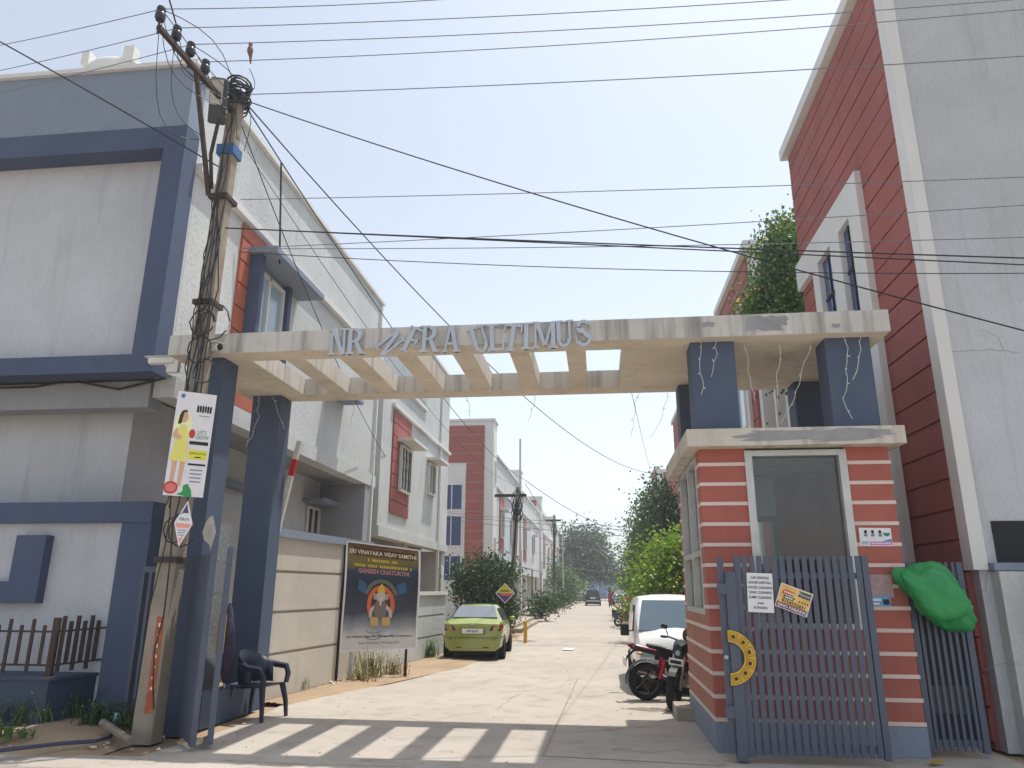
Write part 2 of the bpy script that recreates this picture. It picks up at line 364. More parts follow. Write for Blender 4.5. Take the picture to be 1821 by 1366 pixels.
# narrow side gate between the pier and the pole
sg = thing('narrow_side_gate', 'narrow blue grey barred side gate beside the blue pier', 'gate', (-6.2, 9.9, 0))
bx('rail', M_metal, sg, -6.4, -5.8, 9.9, 9.94, 2.0, 2.08); bx('rail', M_metal, sg, -6.4, -5.8, 9.9, 9.94, .08, .16)
for k in range(6): bx('bar', M_metal, sg, -6.4+k*.11, -6.36+k*.11, 9.9, 9.93, .16, 2.0)

# skewed boundary walls along the street
def wx(y): return -5.55+.105*(y-12.5)
def skew_wall(name, label, ya, yb, zt, mat, cop, copmat, zj, cth=.1):
    t = thing(name, label, 'wall', (wx(ya), ya, 0))
    zs = [0]+zj+[zt]
    for a, b in zip(zs[:-1], zs[1:]):
        b2 = b-.05 if b != zt else b
        MB().hexa([(wx(ya)-.2,ya,a),(wx(ya),ya,a),(wx(yb),yb,a),(wx(yb)-.2,yb,a),(wx(ya)-.2,ya,b2),(wx(ya),ya,b2),(wx(yb),yb,b2),(wx(yb)-.2,yb,b2)]).build('panel', mat, t)
    MB().hexa([(wx(ya)-.19,ya,0),(wx(ya)-.045,ya,0),(wx(yb)-.045,yb,0),(wx(yb)-.19,yb,0),(wx(ya)-.19,ya,zt),(wx(ya)-.045,ya,zt),(wx(yb)-.045,yb,zt),(wx(yb)-.19,yb,zt)]).build('core', mat, t)
    e = .06
    MB().hexa([(wx(ya)-.26,ya,zt),(wx(ya)+e,ya,zt),(wx(yb)+e,yb,zt),(wx(yb)-.26,yb,zt),(wx(ya)-.26,ya,zt+cth),(wx(ya)+e,ya,zt+cth),(wx(yb)+e,yb,zt+cth),(wx(yb)-.26,yb,zt+cth)]).build('coping', copmat, t)
    return t
M_wallp = pm('wall_plaster', S(196,190,178), .92, .1, .5, bump=.7, bs=40, stretch=.3, streak=.22, sc=S(140,128,110))
skew_wall('street_boundary_wall', 'tall beige grooved boundary wall with blue grey coping behind the banner', 12.0, 16.45, 2.66, M_wallp, 1, M_slate, [.74, 1.42, 2.1], .14)
skew_wall('low_boundary_wall', 'lower grey grooved boundary wall with white coping beside the green car', 16.47, 22.1, 1.62, M_grey, 1, M_white, [.55, 1.1], .09)

# second house on the left
def win(parent, X, y0, y1, z0, z1, side, glassm=M_glassd, fr=M_pvc, bars=2, proud=.06, sill=True):
    """window in a wall facing +X (side 1) or -X (side -1)"""
    s = side
    wo = bx('window', glassm, parent, X, X+s*.02, y0, y1, z0, z1)
    f = MB(); t = .07
    f.box(X, X+s*proud, y0-t, y0, z0-t, z1+t).box(X, X+s*proud, y1, y1+t, z0-t, z1+t).box(X, X+s*proud, y0, y1, z1, z1+t).box(X, X+s*proud, y0, y1, z0-t, z0)
    for k in range(1, bars): y = y0+(y1-y0)*k/bars; f.box(X+s*.005, X+s*proud*.8, y-.025, y+.025, z0, z1)
    f.build('window_frame', fr, wo); return wo
def winf(parent, Y, x0, x1, z0, z1, glassm=M_glassb, fr=M_white, bars=2, proud=.06):
    wo = bx('window', glassm, parent, x0, x1, Y-.02, Y, z0, z1)
    f = MB(); t = .08
    f.box(x0-t, x0, Y-proud, Y, z0-t, z1+t).box(x1, x1+t, Y-proud, Y, z0-t, z1+t).box(x0, x1, Y-proud, Y, z1, z1+t).box(x0, x1, Y-proud, Y, z0-t, z0)
    for k in range(1, bars): x = x0+(x1-x0)*k/bars; f.box(x-.03, x+.03, Y-proud*.8, Y-.005, z0, z1)
    f.build('window_frame', fr, wo); return wo
h2 = thing('grey_house', 'grey rendered house with brick red panel and white window canopies, left of street', 'house', (XW, 21.3, 0))
bx('wall', M_grey, h2, -18, XW+.05, 21.35, 27, 3.6, 8.4)
bx('wall', M_grey, h2, -18, XW+.05, 27, 31.5, 3.6, 10.95)
bx('coping', M_white, h2, XW-.3, XW+.15, 21.3, 26.95, 8.4, 8.52)
bx('coping', M_white, h2, XW-.3, XW+.15, 26.95, 31.55, 10.95, 11.08)
bx('side_beam', M_grey, h2, XW-.3, XW+.12, 21.3, 31.5, 3.3, 3.6)
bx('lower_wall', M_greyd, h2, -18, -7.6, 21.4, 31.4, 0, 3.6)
bx('pier', M_grey, h2, -7.6, XW, 30.9, 31.5, 0, 3.3)
bx('pier', M_wallp, h2, -7.0, XW-.1, 25.2, 25.6, 0, 3.3)
bx('side_ledge', M_white, h2, XW+.05, XW+.17, 22.3, 31.5, 7.5, 7.62)
zz = 4.1
while zz < 7.4:
    bx('panel', M_red if zz < 5 or zz > 6.6 else M_red, h2, XW+.05, XW+.1, 22.5, 23.2 if 4.7 < zz < 6.5 else 24.75, zz, min(zz+.42, 7.45)-.03); zz += .42
w = win(h2, XW+.1, 23.35, 24.55, 4.95, 6.35, 1, bars=3, proud=.1); g2 = MB()
for k in range(7): g2.tube([(XW+.17, 23.35+k*.2, 4.95), (XW+.17, 23.35+k*.2, 6.35)], .012, 4)
for z in (5.3, 5.65, 6.0): g2.tube([(XW+.17, 23.35, z), (XW+.17, 24.55, z)], .012, 4)
g2.build('grille', M_iron, w)
bx('window_canopy', M_white, h2, XW+.05, XW+.65, 23.0, 25.0, 6.5, 6.6)
win(h2, XW+.05, 27.7, 28.7, 5.4, 6.5, 1, bars=2, proud=.1)
bx('window_canopy', M_white, h2, XW+.05, XW+.6, 27.4, 29.0, 6.62, 6.72)
bx('drain_pipe', M_pvc, h2, XW+.06, XW+.15, 29.6, 29.69, 1.6, 10.5)

# houses further down the left side: tower with brick red panels, blue windows, long lower body
def left_house(Y0, Y1, label, ztow=12.5, red=True, xin=0, zlow=10.3, detail=True, grp=None):
    X = XW+xin
    t = thing('row_house', label, 'house', (X, Y0, 0), group=grp)
    ty = Y0+1.6
    bx('tower', M_white, t, X-6, X, Y0, ty, 0, ztow)
    bx('coping', M_white, t, X-6.1, X+.1, Y0-.1, ty+.1, ztow, ztow+.14)
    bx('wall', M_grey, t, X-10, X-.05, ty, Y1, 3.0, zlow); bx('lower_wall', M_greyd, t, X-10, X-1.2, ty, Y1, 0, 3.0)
    bx('coping', M_white, t, X-.4, X+.1, ty, Y1, zlow, zlow+.12)
    bx('side_ledge', M_white, t, X-.05, X+.12, ty, Y1, 8.2, 8.34)
    if red:
        z = 1.6
        while z < ztow-.3:
            full = z > 9.2
            bx('panel', M_red, t, X-4.2 if full else X-1.75, X-.6, Y0-.06, Y0, z, min(z+.62, ztow-.25)-.05); z += .62
        if detail:
            bx('window_surround', M_white, t, X-4.2, X-1.78, Y0-.1, Y0-.003, 1.2, 9.15)
            for z0, z1 in ((6.65, 8.2), (4.4, 6.2), (2.3, 3.75)): winf(t, Y0-.1, X-3.3, X-2.0, z0, z1, bars=2)
    n = max(1, int((Y1-ty)/7))
    for k in range(n):
        y = ty+2.2+k*(Y1-ty-2)/n
        if k % 2 == 0:
            for q in range(4): bx('panel', M_red, t, X-.05, X, y-.5, y+1.9, 4.2+q*.95, 5.1+q*.95)
        win(t, X, y, y+1.3, 5.2, 6.8, 1, glassm=M_glassd if k % 2 == 0 else M_glassb, bars=2, proud=.1)
        bx('window_canopy', M_white, t, X, X+.55, y-.3, y+1.6, 6.95, 7.07)
        bx('pier', M_white, t, X-1.2, X-.1, y+2.6, y+2.9, 0, 3.0)
    win(t, X+.001, Y0+.6, Y0+1.0, 8.4, 9.8, 1, bars=1); win(t, X+.001, Y0+.6, Y0+1.0, 3.4, 4.9, 1, bars=1)
    return t
left_house(46, 62, 'white house with tall brick red panelled tower and blue windows behind the leafy tree', 12.4)
left_house(62.3, 83, 'plain pale grey house just beyond the red towered one on the left', 11.6, red=False, zlow=10.0)
left_house(86, 112, 'far white house with a narrow brick red tower strip on the left', 12.2, detail=False, zlow=10.4)
left_house(114, 150, 'hazy pale house standing last in the left row', 12.5, red=False, zlow=10.8)
# open blue casement, tin awning
aw = thing('tin_awning', 'corrugated blue tin awning over a doorway on the left of the street', 'awning', (-6, 50, 3))
for k in range(9): MB().hexa([(-6.5, 50+k*.9, 3.5), (-4.4, 50+k*.9, 3.0), (-4.4, 50.8+k*.9, 3.0), (-6.5, 50.8+k*.9, 3.5), (-6.5, 50+k*.9, 3.55), (-4.4, 50+k*.9, 3.05), (-4.4, 50.8+k*.9, 3.05), (-6.5, 50.8+k*.9, 3.55)]).build('sheet', flat('tin_blue', S(120,150,180), .4, .3), aw)
for y in (50.2, 57.9): MB().tube([(-4.5, y, 0), (-4.5, y, 3.0)], .04, 6).build('post', M_iron, aw)
# ================================================================ entrance gate: pergola roof on posts
ZB, ZT, YF, YR = 4.98, 5.27, 9.2, 11.95
M_post = pm('post_blue', S(72,85,108), .7, .06, .7, bump=.1, bs=60, streak=.15, sc=S(120,124,130), dirt=.1, dc=S(120,118,112))
gt = thing('entrance_gate', 'concrete entrance gate with pergola openings, blue posts and raised letters', 'gate', (-6.0, YF, 0))
bx('front_beam', M_fascia, gt, -6.02, 3.76, YF, 9.6, ZB, ZT)
bx('rear_beam', M_conc, gt, -6.02, 3.76, 11.55, YR, ZB, ZT)
ops = [-4.95, -4.15, -3.31, -2.5, -1.69, -.9, -.115]
edges = [-6.02]+[v for o in ops for v in (o, o+.52)]+[3.76]
for i in range(0, len(edges), 2):
    bx('roof_slab' if i in (0, len(edges)-2) else 'rafter', M_conc, gt, edges[i], edges[i+1], 9.6, 11.55, ZB+.002, ZT-.002)
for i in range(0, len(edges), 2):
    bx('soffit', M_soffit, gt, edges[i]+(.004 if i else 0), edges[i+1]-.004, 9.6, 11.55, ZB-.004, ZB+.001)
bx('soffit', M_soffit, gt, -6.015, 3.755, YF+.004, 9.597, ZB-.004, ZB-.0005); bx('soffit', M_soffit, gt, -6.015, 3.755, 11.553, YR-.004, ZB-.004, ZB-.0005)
for (x0, x1, y0, y1, z0) in ((-5.8,-5.26,9.38,9.8,0),(-5.84,-5.33,11.5,11.92,0),(1.28,1.85,9.4,9.8,3.752),(3.0,3.56,9.4,9.8,3.752),(1.34,1.8,11.5,11.92,3.752),(3.13,3.66,11.5,11.92,3.752)):
    bx('post', M_post, gt, x0, x1, y0, y1, z0, ZB-.005)
bx('post_plinth', M_post, gt, -5.5, -5.25, 9.8, 11.5, 0, .42)
def patch(cx, cz, rx, rz, y, parent, sd):
    rr = random.Random(sd); pts = []
    for k in range(26):
        a = 2*math.pi*k/26; f = rr.uniform(.7, 1.1); pts.append((cx+rx*f*math.copysign(abs(math.cos(a))**.7, math.cos(a)), cz+rz*f*math.copysign(abs(math.sin(a))**.7, math.sin(a))))
    flatpoly(pts, y).xf(Matrix.Identity(4)).build('bare_patch', M_peel, parent)
for cx, cz, rx, rz, sd in ((1.5,5.15,.1,.04,1),(2.1,5.14,.13,.12,2),(2.35,5.17,.2,.08,3),(2.3,5.08,.16,.05,4),(3.1,5.07,.06,.03,5),(-1.2,5.22,.12,.03,6)):
    patch(cx, cz, rx, rz, YF-.002-sd*.0006, gt, sd)

# raised letters, slab serif; several have slipped or swung round
def arc(cx, cz, rx, rz, a0, a1, wd, n=10):
    out = []
    for i in range(n):
        p = []
        for a, f in ((a0+(a1-a0)*i/n, 1), (a0+(a1-a0)*(i+1)/n, 1), (a0+(a1-a0)*(i+1)/n, 0), (a0+(a1-a0)*i/n, 0)):
            c, s_ = math.cos(R(a)), math.sin(R(a)); p.append((cx+(rx-(0 if f else wd))*c, cz+(rz-(0 if f else wd*.75))*s_))
        out.append(p)
    return out
def rc(x0, x1, z0, z1): return [(x0,z0),(x1,z0),(x1,z1),(x0,z1)]
def glyph(c):
    if c == 'N': return [rc(.1,.2,0,1), rc(.64,.74,0,1), [(.1,1),(.3,1),(.74,0),(.56,0)], rc(0,.32,0,.07), rc(0,.22,.93,1), rc(.52,.86,.93,1)], .86
    if c == 'R': return [rc(.1,.28,0,1), [(.36,.5),(.54,.5),(.82,0),(.62,0)], rc(0,.38,0,.07), rc(0,.12,.93,1), rc(.28,.42,.92,1), rc(.28,.42,.45,.53), rc(.6,.88,0,.07)]+arc(.4,.725,.3,.275,90,-90,.17), .88
    if c == 'F': return [rc(.1,.28,0,1), rc(0,.4,0,.07), rc(0,.74,.92,1), rc(.66,.74,.74,.94), rc(.28,.56,.47,.55), rc(.5,.57,.4,.62)], .76
    if c == 'A': return [[(.08,0),(.18,0),(.46,1),(.34,1)], [(.34,1),(.52,1),(.82,0),(.62,0)], rc(.2,.66,.28,.37), rc(0,.28,0,.07), rc(.54,.9,0,.07)], .9
    if c == 'U': return [rc(.1,.28,.3,1), rc(.6,.7,.3,1), rc(0,.4,.93,1), rc(.5,.82,.93,1)]+arc(.4,.32,.3,.32,180,360,.15), .82
    if c == 'L': return [rc(.1,.28,0,1), rc(0,.4,.93,1), rc(0,.7,0,.08), rc(.62,.7,.06,.3)], .72
    if c == 'T': return [rc(.3,.48,0,1), rc(.2,.58,0,.07), rc(0,.78,.92,1), rc(0,.07,.72,.94), rc(.71,.78,.72,.94)], .78
    if c == 'I': return [rc(.1,.28,0,1), rc(0,.38,0,.07), rc(0,.38,.93,1)], .38
    if c == 'M': return [rc(.1,.19,0,1), rc(.8,.98,0,1), [(.1,1),(.3,1),(.6,.1),(.46,.1)], [(.8,1),(.92,1),(.6,.1),(.5,.1)], rc(0,.3,0,.07), rc(0,.2,.93,1), rc(.7,1.08,0,.07), rc(.88,1.08,.93,1)], 1.08
    if c == 'S': return arc(.36,.74,.3,.26,20,180,.15)+arc(.36,.7,.3,.24,180,250,.15)+[[(.2,.62),(.3,.72),(.6,.38),(.48,.3)]]+arc(.36,.28,.32,.28,60,-160,.15)+[rc(.6,.66,.68,.92), rc(.04,.1,.08,.34)], .72
M_letter = pm('letter_grey', S(184,190,198), .45, .05, 3, metal=.25, streak=.15, sc=S(110,112,116))
LH = .38
def letter(c, px, py, ang=0, wsc=1.0, sz=1.0):
    """px, py: photo position of the letter's centre"""
    polys, wd = glyph(c); ctr = at(px, py, Y=YF-.03); mb = MB(); h = LH*sz
    for k, p in enumerate(polys):
        q = [((x-wd/2)*h*.84*wsc, (z-.5)*h) for x, z in p]
        a = R(ang); q = [(ctr.x+x*math.cos(a)-z*math.sin(a), ctr.z+x*math.sin(a)+z*math.cos(a)) for x, z in q]
        mb.prism(q, YF-.045-k*.0007, YF-.002-k*.0003, 'y')
    o = mb.build('letter', M_letter, gt); return o
for a in (('N',602,608,0),('R',633,607,0),('N',694,611,-52,.9),('F',735,606,-24),('R',765,603,-2),('A',803,603,0,.9),('U',853,604,17),('L',882,600,3),('T',911,601,-8),('I',936,598,0),('M',969,596,0),('U',1003,594,2),('S',1038,593,0)):
    letter(*a)
# strings of fairy lights hanging from the beams
M_string = flat('string_white', S(206,206,200), .6)
def fairy(i, x, y, zt, ln, swing):
    rr = random.Random(100+i); p = Vector((x, y, zt)); pts = [p.copy()]; n = max(4, int(ln/.09))
    for k in range(n): p = p+Vector((rr.gauss(swing/n, .022), rr.gauss(0, .015), -ln/n)); pts.append(p.copy())
    mb = MB().tube(pts, .0045, 4)
    for k in range(1, n, 2): mb.tube([pts[k], pts[k]+Vector((rr.uniform(-.04, .04), rr.uniform(-.03, .03), rr.uniform(-.02, .03)))], .006, 4)
    o = mb.build('fairy_light_string', M_string, origin=(x, y, zt))
    spot = 'rear beam' if y > 11 else 'front beam'
    tag(o, FAIRY[i], 'string light', 'fairy light strings hanging from the gate')
FAIRY = ['white fairy light string left on the front right post face', 'white fairy light string beside the leftmost one on the right posts', 'short fairy light string between the right posts, leftmost', 'looped fairy light string between the right posts near the middle', 'long fairy light string slanting before the dark rear post', 'fairy light string on the rightmost blue post, left strand', 'fairy light string on the rightmost blue post, right strand',
 'fairy light string over the left rear post, left strand', 'fairy light string over the left rear post, right strand', 'fairy light wisp under the rear beam nearest the left house', 'fairy light wisp under the rear beam left of the centre', 'fairy light wisp under the rear beam at the centre', 'tangled fairy light string under the rear beam right of the centre', 'fairy light string drooping beside the dark rear post over the street']
for i, (x, y, ln, sw) in enumerate(((1.42,9.33,.75,-.15),(1.62,9.33,.5,-.1),(2.0,9.5,.8,.05),(2.45,9.5,.9,-.1),(2.85,9.5,1.15,-.5),(3.22,9.33,1.1,-.02),(3.45,9.33,.6,-.25),(-5.7,11.44,.9,-.15),(-5.5,11.44,.6,.2),(-4.2,11.9,.5,.1),(-2.2,11.9,.45,.1),(-1.0,11.9,.45,-.12),(.75,11.9,.75,-.15),(1.2,11.9,.8,-.3))):
    fairy(i, x, y, ZB, ln, sw)

# ================================================================ guard booth
bt = thing('guard_booth', 'brick red guard booth with white stripes, glass front and overhanging slab roof', 'booth', (1.3, 9.4, 0))
X0, X1, Y0, Y1, ZR = 1.3, 3.6, 9.4, 11.95, 3.53
bx('plinth', M_slate, bt, X0-.012, X1+.012, Y0-.012, Y0+.2, 0, .32)
bx('plinth', M_slate, bt, X0-.012, X0+.18, Y0+.2, Y1, 0, .32)
bx('front_wall', M_redb, bt, X0, 1.88, Y0, Y0+.16, .32, ZR)
bx('front_wall', M_redb, bt, 3.07, X1, Y0, Y0+.16, .32, ZR)
bx('front_wall', M_redb, bt, 1.88, 3.07, Y0, Y0+.16, .32, 1.36)
bx('side_wall', M_redbounce, bt, X0, X0+.16, Y0+.16, Y1, .32, 1.5)
bx('side_wall', M_redbounce, bt, X0, X0+.16, Y0+.16, 9.72, 1.5, ZR)
bx('side_wall', M_redbounce, bt, X0, X0+.16, 11.65, Y1, 1.5, ZR)
bx('far_wall', M_redb, bt, X1-.16, X1, Y0+.16, Y1, .0, ZR)
bx('back_wall', M_redb, bt, 2.75, X1-.16, Y1-.16, Y1, 0, ZR)
bx('back_wall', M_redb, bt, X0+.16, 1.75, Y1-.16, Y1, 0, ZR)
bx('back_wall', M_grey, bt, 1.75, 2.75, Y1-.16, Y1, 2.9, ZR)
zc = 3.336; rrb = random.Random(4)
while zc > .33:
    z = zc+rrb.uniform(-.007, .007)
    for a in ((X0-.012, 1.885, Y0-.012, Y0), (3.065, X1+.012, Y0-.012, Y0)) + (((1.885, 3.065, Y0-.012, Y0),) if z < 1.3 else ()):
        bx('band', M_band, bt, *a, z-.022, z+.022)
    for a in (((X0-.012, X0, Y0, Y1),) if z < 1.45 else ((X0-.012, X0, Y0, 9.72), (X0-.012, X0, 11.65, Y1))):
        bx('band', M_band, bt, *a, z-.022, z+.022)
    zc -= .2485
# front glass in a worn metal frame
gl = bx('front_window', M_clear, bt, 1.95, 3.0, Y0+.06, Y0+.068, 1.42, 3.43)
MB().box(1.86, 1.95, Y0-.03, Y0+.12, 1.36, 3.5).box(3.0, 3.09, Y0-.03, Y0+.12, 1.36, 3.5).box(1.95, 3.0, Y0-.03, Y0+.12, 3.43, 3.5).box(1.95, 3.0, Y0-.03, Y0+.12, 1.36, 1.42).build('window_frame', M_alu, gl)
# side windows, two tall lights with a transom
sg_ = bx('side_window', M_clear, bt, X0+.07, X0+.078, 9.78, 11.6, 1.55, 3.45)
f = MB()
for y in (9.72, 10.6, 11.57): f.box(X0-.01, X0+.13, y, y+.08, 1.5, 3.5)
for z0 in (1.5, 2.22, 3.43):
    for ya, yb in ((9.8, 10.6), (10.68, 11.57)): f.box(X0-.005, X0+.125, ya, yb, z0, z0+.07)
f.build('window_frame', M_alu, sg_)
# rear door frame seen through the glass, fan hanging inside
dr = bx('rear_door', M_clear, bt, 1.82, 2.68, Y1-.1, Y1-.092, .1, 2.85)
MB().box(1.75, 1.83, Y1-.2, Y1-.02, 0, 2.9).box(2.67, 2.75, Y1-.2, Y1-.02, 0, 2.9).box(1.83, 2.67, Y1-.2, Y1-.02, 2.82, 2.9).box(1.83, 2.67, Y1-.2, Y1-.02, 1.85, 2.1).box(2.2, 2.28, Y1-.18, Y1-.04, .1, 1.85).build('door_frame', flat('grey_frame', S(96,98,100), .5), dr)
bx('ceiling', M_conc, bt, X0+.16, X1-.16, Y0+.16, Y1-.16, ZR-.05, ZR-.004)
bx('roof_slab', M_conc, bt, 1.14, 3.75, 9.18, 12.2, ZR, 3.75)
for cx, cz, rx, rz, sd in ((2.4,3.65,.7,.07,11),(3.2,3.66,.42,.07,12),(2.9,3.63,.5,.06,13)):
    patch(cx, cz, rx, rz, 9.18-.002-(sd-10)*.0015, bt, sd)
bx('step', M_kerb, bt, 1.05, 1.3, 11.5, 12.2, 0, .16)
# posters pasted on the booth
def sheet(name, label, cat, px, py, Y, wd, ht, mat, tilt=0, yaw=0, group=None, th=.004):
    c = at(px, py, Y=Y); t = thing(name, label, cat, c, local=True, group=group)
    t.rotation_euler = (0, R(tilt), R(yaw)); MB().box(-wd/2, wd/2, 0, th, -ht/2, ht/2).build('sheet', mat, t); return t
p1 = sheet('poster', 'small white poster with four portraits and pink strip on the booth', 'poster', 1557, 955, 9.385, .37, .215, M_paper, tilt=1)
M_pink = flat('print_pink', S(190,90,170), .7); M_pblue = flat('print_blue', S(70,120,190), .7); M_pgreen = flat('print_green', S(40,130,110), .7)
flatpoly(rc(-.07,.18,-.095,-.055), -.002).build('print', M_pink, p1); flatpoly([(.06,-.05),(.18,-.05),(.18,-.02)], -.002).build('print', M_pblue, p1)
for k in range(9): flatpoly(rc(-.055+k*.025, -.037+k*.025, -.085, -.066), -.003).build('print', M_paper, p1)
for k, x in enumerate((-.11, -.03, .055)):
    flatpoly(ell(x, .06, .017, .022), -.003).build('print', M_ink, p1); flatpoly(rc(x-.02, x+.02, .005, .035), -.0035).build('print', M_slate, p1)
flatpoly(ell(.13, .05, .04, .04, 14, 180, 360), -.003).build('print', M_pgreen, p1)
for k in range(3): flatpoly(rc(-.165, -.085, -.06-.014*k, -.054-.014*k), -.003).build('print', M_slate, p1)
p2 = sheet('torn_poster', 'faded torn paper remains on the booth right of the barred gate', 'poster', 1566, 1042, 9.385, .27, .26, pm('torn_paper', S(176,150,148), .9, .15, 8))
p3 = sheet('blue_sticker', 'small blue and white printed sticker low on the booth wall', 'sticker', 1564, 1069, 9.38, .25, .12, flat('sticker_blue', S(110,160,200), .6))
flatpoly(rc(-.1,.02,.0,.03), -.002).build('print', M_paper, p3); flatpoly(rc(.04,.11,-.04,.02), -.002).build('print', M_ink, p3); flatpoly(rc(-.1,.0,-.04,-.02), -.002).build('print', M_paper, p3)

# ================================================================ folding barred gate, right leaf
def barred_leaf(t, x0, x1, z0, z1, top, n, y=0, stile=.07, bw=.035):
    MB().box(x0, x0+stile, y-.03, y+.04, z0, top).build('stile', M_metal, t, bevel=.004); MB().box(x1-stile, x1, y-.03, y+.04, z0, top).build('stile', M_metal, t, bevel=.004)
    for z in (z0+.1, z1): MB().box(x0+stile, x1-stile, y-.01, y+.03, z-.035, z+.035).build('rail', M_metal, t)
    for k in range(n):
        x = x0+stile+(x1-x0-2*stile)*(k+.5)/n; MB().box(x-bw/2, x+bw/2, y-.028, y-.0105, z0+.02, top).build('bar', M_metal, t)
rg = thing('barred_gate_leaf', 'blue grey barred gate leaf with gold half ring in front of the booth', 'gate', (1.43, 8.92, 0), local=True)
barred_leaf(rg, .12, 1.6, .06, 1.96, 2.18, 16, bw=.056)
MB().box(0, .118, -.06, .06, .02, 2.0).build('hinge_post', M_metal, rg, bevel=.006); MB().box(-.07, -.003, -.02, .03, .1, 2.16).build('hinge_strip', M_metal, rg)
for z in (.45, 1.75): MB().box(-.1, .0, -.065, -.062, z, z+.12).build('hinge', M_metal, rg)
# gold half ring with six square cells
cx, cz, ro, ri = -.02, 1.075, .29, .165
mb = MB()
for k in range(24):
    a0, a1 = R(-90+180*k/24), R(-90+180*(k+1)/24)
    p = [(cx+r_*math.cos(a), cz+r_*math.sin(a)) for r_, a in ((ro, a0), (ro, a1), (ri, a1), (ri, a0))]; mb.prism(p, -.085, -.066, 'y')
rim = mb.build('gold_half_ring', M_gold, rg)
mb = MB(); sq = MB()
for k in range(6):
    a = R(-75+30*k); rm = (ro+ri)/2; ux, uz = math.cos(a), math.sin(a); tx, tz = -uz, ux
    def P2(u, v): return (cx+(rm+u)*ux+v*tx, cz+(rm+u)*uz+v*tz)
    MB().add([(*[P2(u, v)[0]], -.087, P2(u, v)[1]) for u, v in ((-.018,-.018),(.018,-.018),(.018,.018),(-.018,.018))], [(0,1,2,3)]).build('square_cell', flat('cell_dark', S(60,44,24), .7), rim)
    for (u0, v0, u1, v1) in ((-.045,-.048,.045,-.042),(.039,-.042,.045,.03),(-.045,-.042,-.039,.048),(-.03,.042,.045,.048),(-.032,-.032,-.028,.03),(-.028,.026,.028,.03),(-.028,-.032,.03,-.028)):
        mb.add([(P2(u, v)[0], -.0865, P2(u, v)[1]) for u, v in ((u0,v0),(u1,v0),(u1,v1),(u0,v1))], [(0,1,2,3)])
mb.build('key_pattern', flat('gold_dark', S(120,88,26), .6), rim)
MB().ball((cx-.03, -.07, cz), .025, 8, 6).build('knob', M_alu, rg, smooth=True)
ns = sheet('notice_sheet', 'white printed notice listing cleaning services tied to the barred gate', 'notice', 1352, 1054, 8.87, .285, .43, M_paper, tilt=2)
for k, (tx, s_) in enumerate((('CAR DRIVING', .04), ('HOUSE SHIFTING', .04), ('HOUSE CLEANING', .04), ('TANK CLEANING', .04), ('SUMP CLEANING', .04), ('(RAMU)', .026), ('8179156961', .038))):
    words(tx, s_, M_ink, ns, 0, .15-k*.054-(.004 if k > 4 else 0), -.003, squash=.82, bold=.0006)
ps = sheet('no_parking_sign', 'tilted orange and yellow no parking sign tied to the barred gate', 'sign', 1412, 1067, 8.865, .36, .27, M_paper, tilt=21)
flatpoly(rc(-.172,.172,-.075,.127), -.002).build('print', pm('print_orange', S(236,190,110), .6, .2, 6), ps)
flatpoly(rc(-.172,.172,-.127,-.072), -.0025).build('print', flat('print_maroon', S(110,46,72), .6), ps)
flatpoly([(-.15,.03),(-.02,.03),(.0,.075),(-.13,.075)], -.003).build('print', flat('print_red', S(196,60,50), .6), ps)
flatpoly([(-.12,-.02),(-.01,-.02),(.01,.018),(-.12,.018)], -.003).build('print', flat('print_teal', S(70,90,80), .6), ps)
flatpoly(rc(.03,.165,.05,.115), -.003).build('print', flat('print_dkgreen', S(50,80,80), .6), ps)
words('Pioneer', .045, M_paper, ps, .098, .07, -.0045); 
for k in range(6): flatpoly(rc(-.125+k*.02, -.11+k*.02, .043, .062), -.0045).build('print', M_paper, ps)
for k in range(4): flatpoly(rc(-.1+k*.022, -.084+k*.022, -.01, .008), -.0045).build('print', M_paper, ps)
words('9154332651', .055, M_ink, ps, .01, -.066, -.0045, bold=.0012); words('NO PARKING', .048, M_paper, ps, .025, -.117, -.0045, bold=.001)
flatpoly(ell(-.14, -.1, .018, .018), -.004).build('print', M_paper, ps); flatpoly(ell(-.14, -.1, .011, .011), -.005).build('print', flat('print_red', S(196,60,50), .6), ps)
for k in range(4): flatpoly(ell(.06+.03*k, .0, .01, .01, 8), -.003).build('print', M_iron, ps)

# narrow barred gate between booth and tower, rubbish bag
ng = thing('narrow_barred_gate', 'narrow dark barred gate between the booth and the red tower', 'gate', (3.63, 9.5, 0), local=True)
barred_leaf(ng, 0, .66, .05, 2.0, 2.13, 7); bx('backing_sheet', flat('sheet_dark', S(52,54,60), .7), ng, .07, .6, .034, .04, .12, 2.0)
bx('lower_panel', flat('sheet_grey', S(96,98,98), .8), ng, .1, .56, .031, .033, .45, .75)
M_bag = pm('bag_green', S(30,140,72), .5, .12, 5, spec=.6)
bag = bmesh.new(); bmesh.ops.create_icosphere(bag, subdivisions=4, radius=1)
rr = random.Random(5)
from mathutils import noise as mnoise
for v in bag.verts:
    n = mnoise.noise(v.co*1.2+Vector((3,1,0)))*.38-abs(mnoise.noise(v.co*2.3))*.34+abs(mnoise.noise(v.co*5))*.05; v.co *= 1.05+n
    v.co = Vector((v.co.x*.37-v.co.z*.08, v.co.y*.24, v.co.z*.35-v.co.x*.06))
me = bpy.data.meshes.new('rubbish_bag'); bag.to_mesh(me); bag.free()
for p in me.polygons: p.use_smooth = True
me.set_sharp_from_angle(angle=R(60)); me.materials.append(M_bag)
bo = bpy.data.objects.new('rubbish_bag', me); col.objects.link(bo); bo.location = at(1668, 1062, Y=9.26)
tag(bo, 'crumpled bright green plastic bag hung on the narrow barred gate', 'bag')

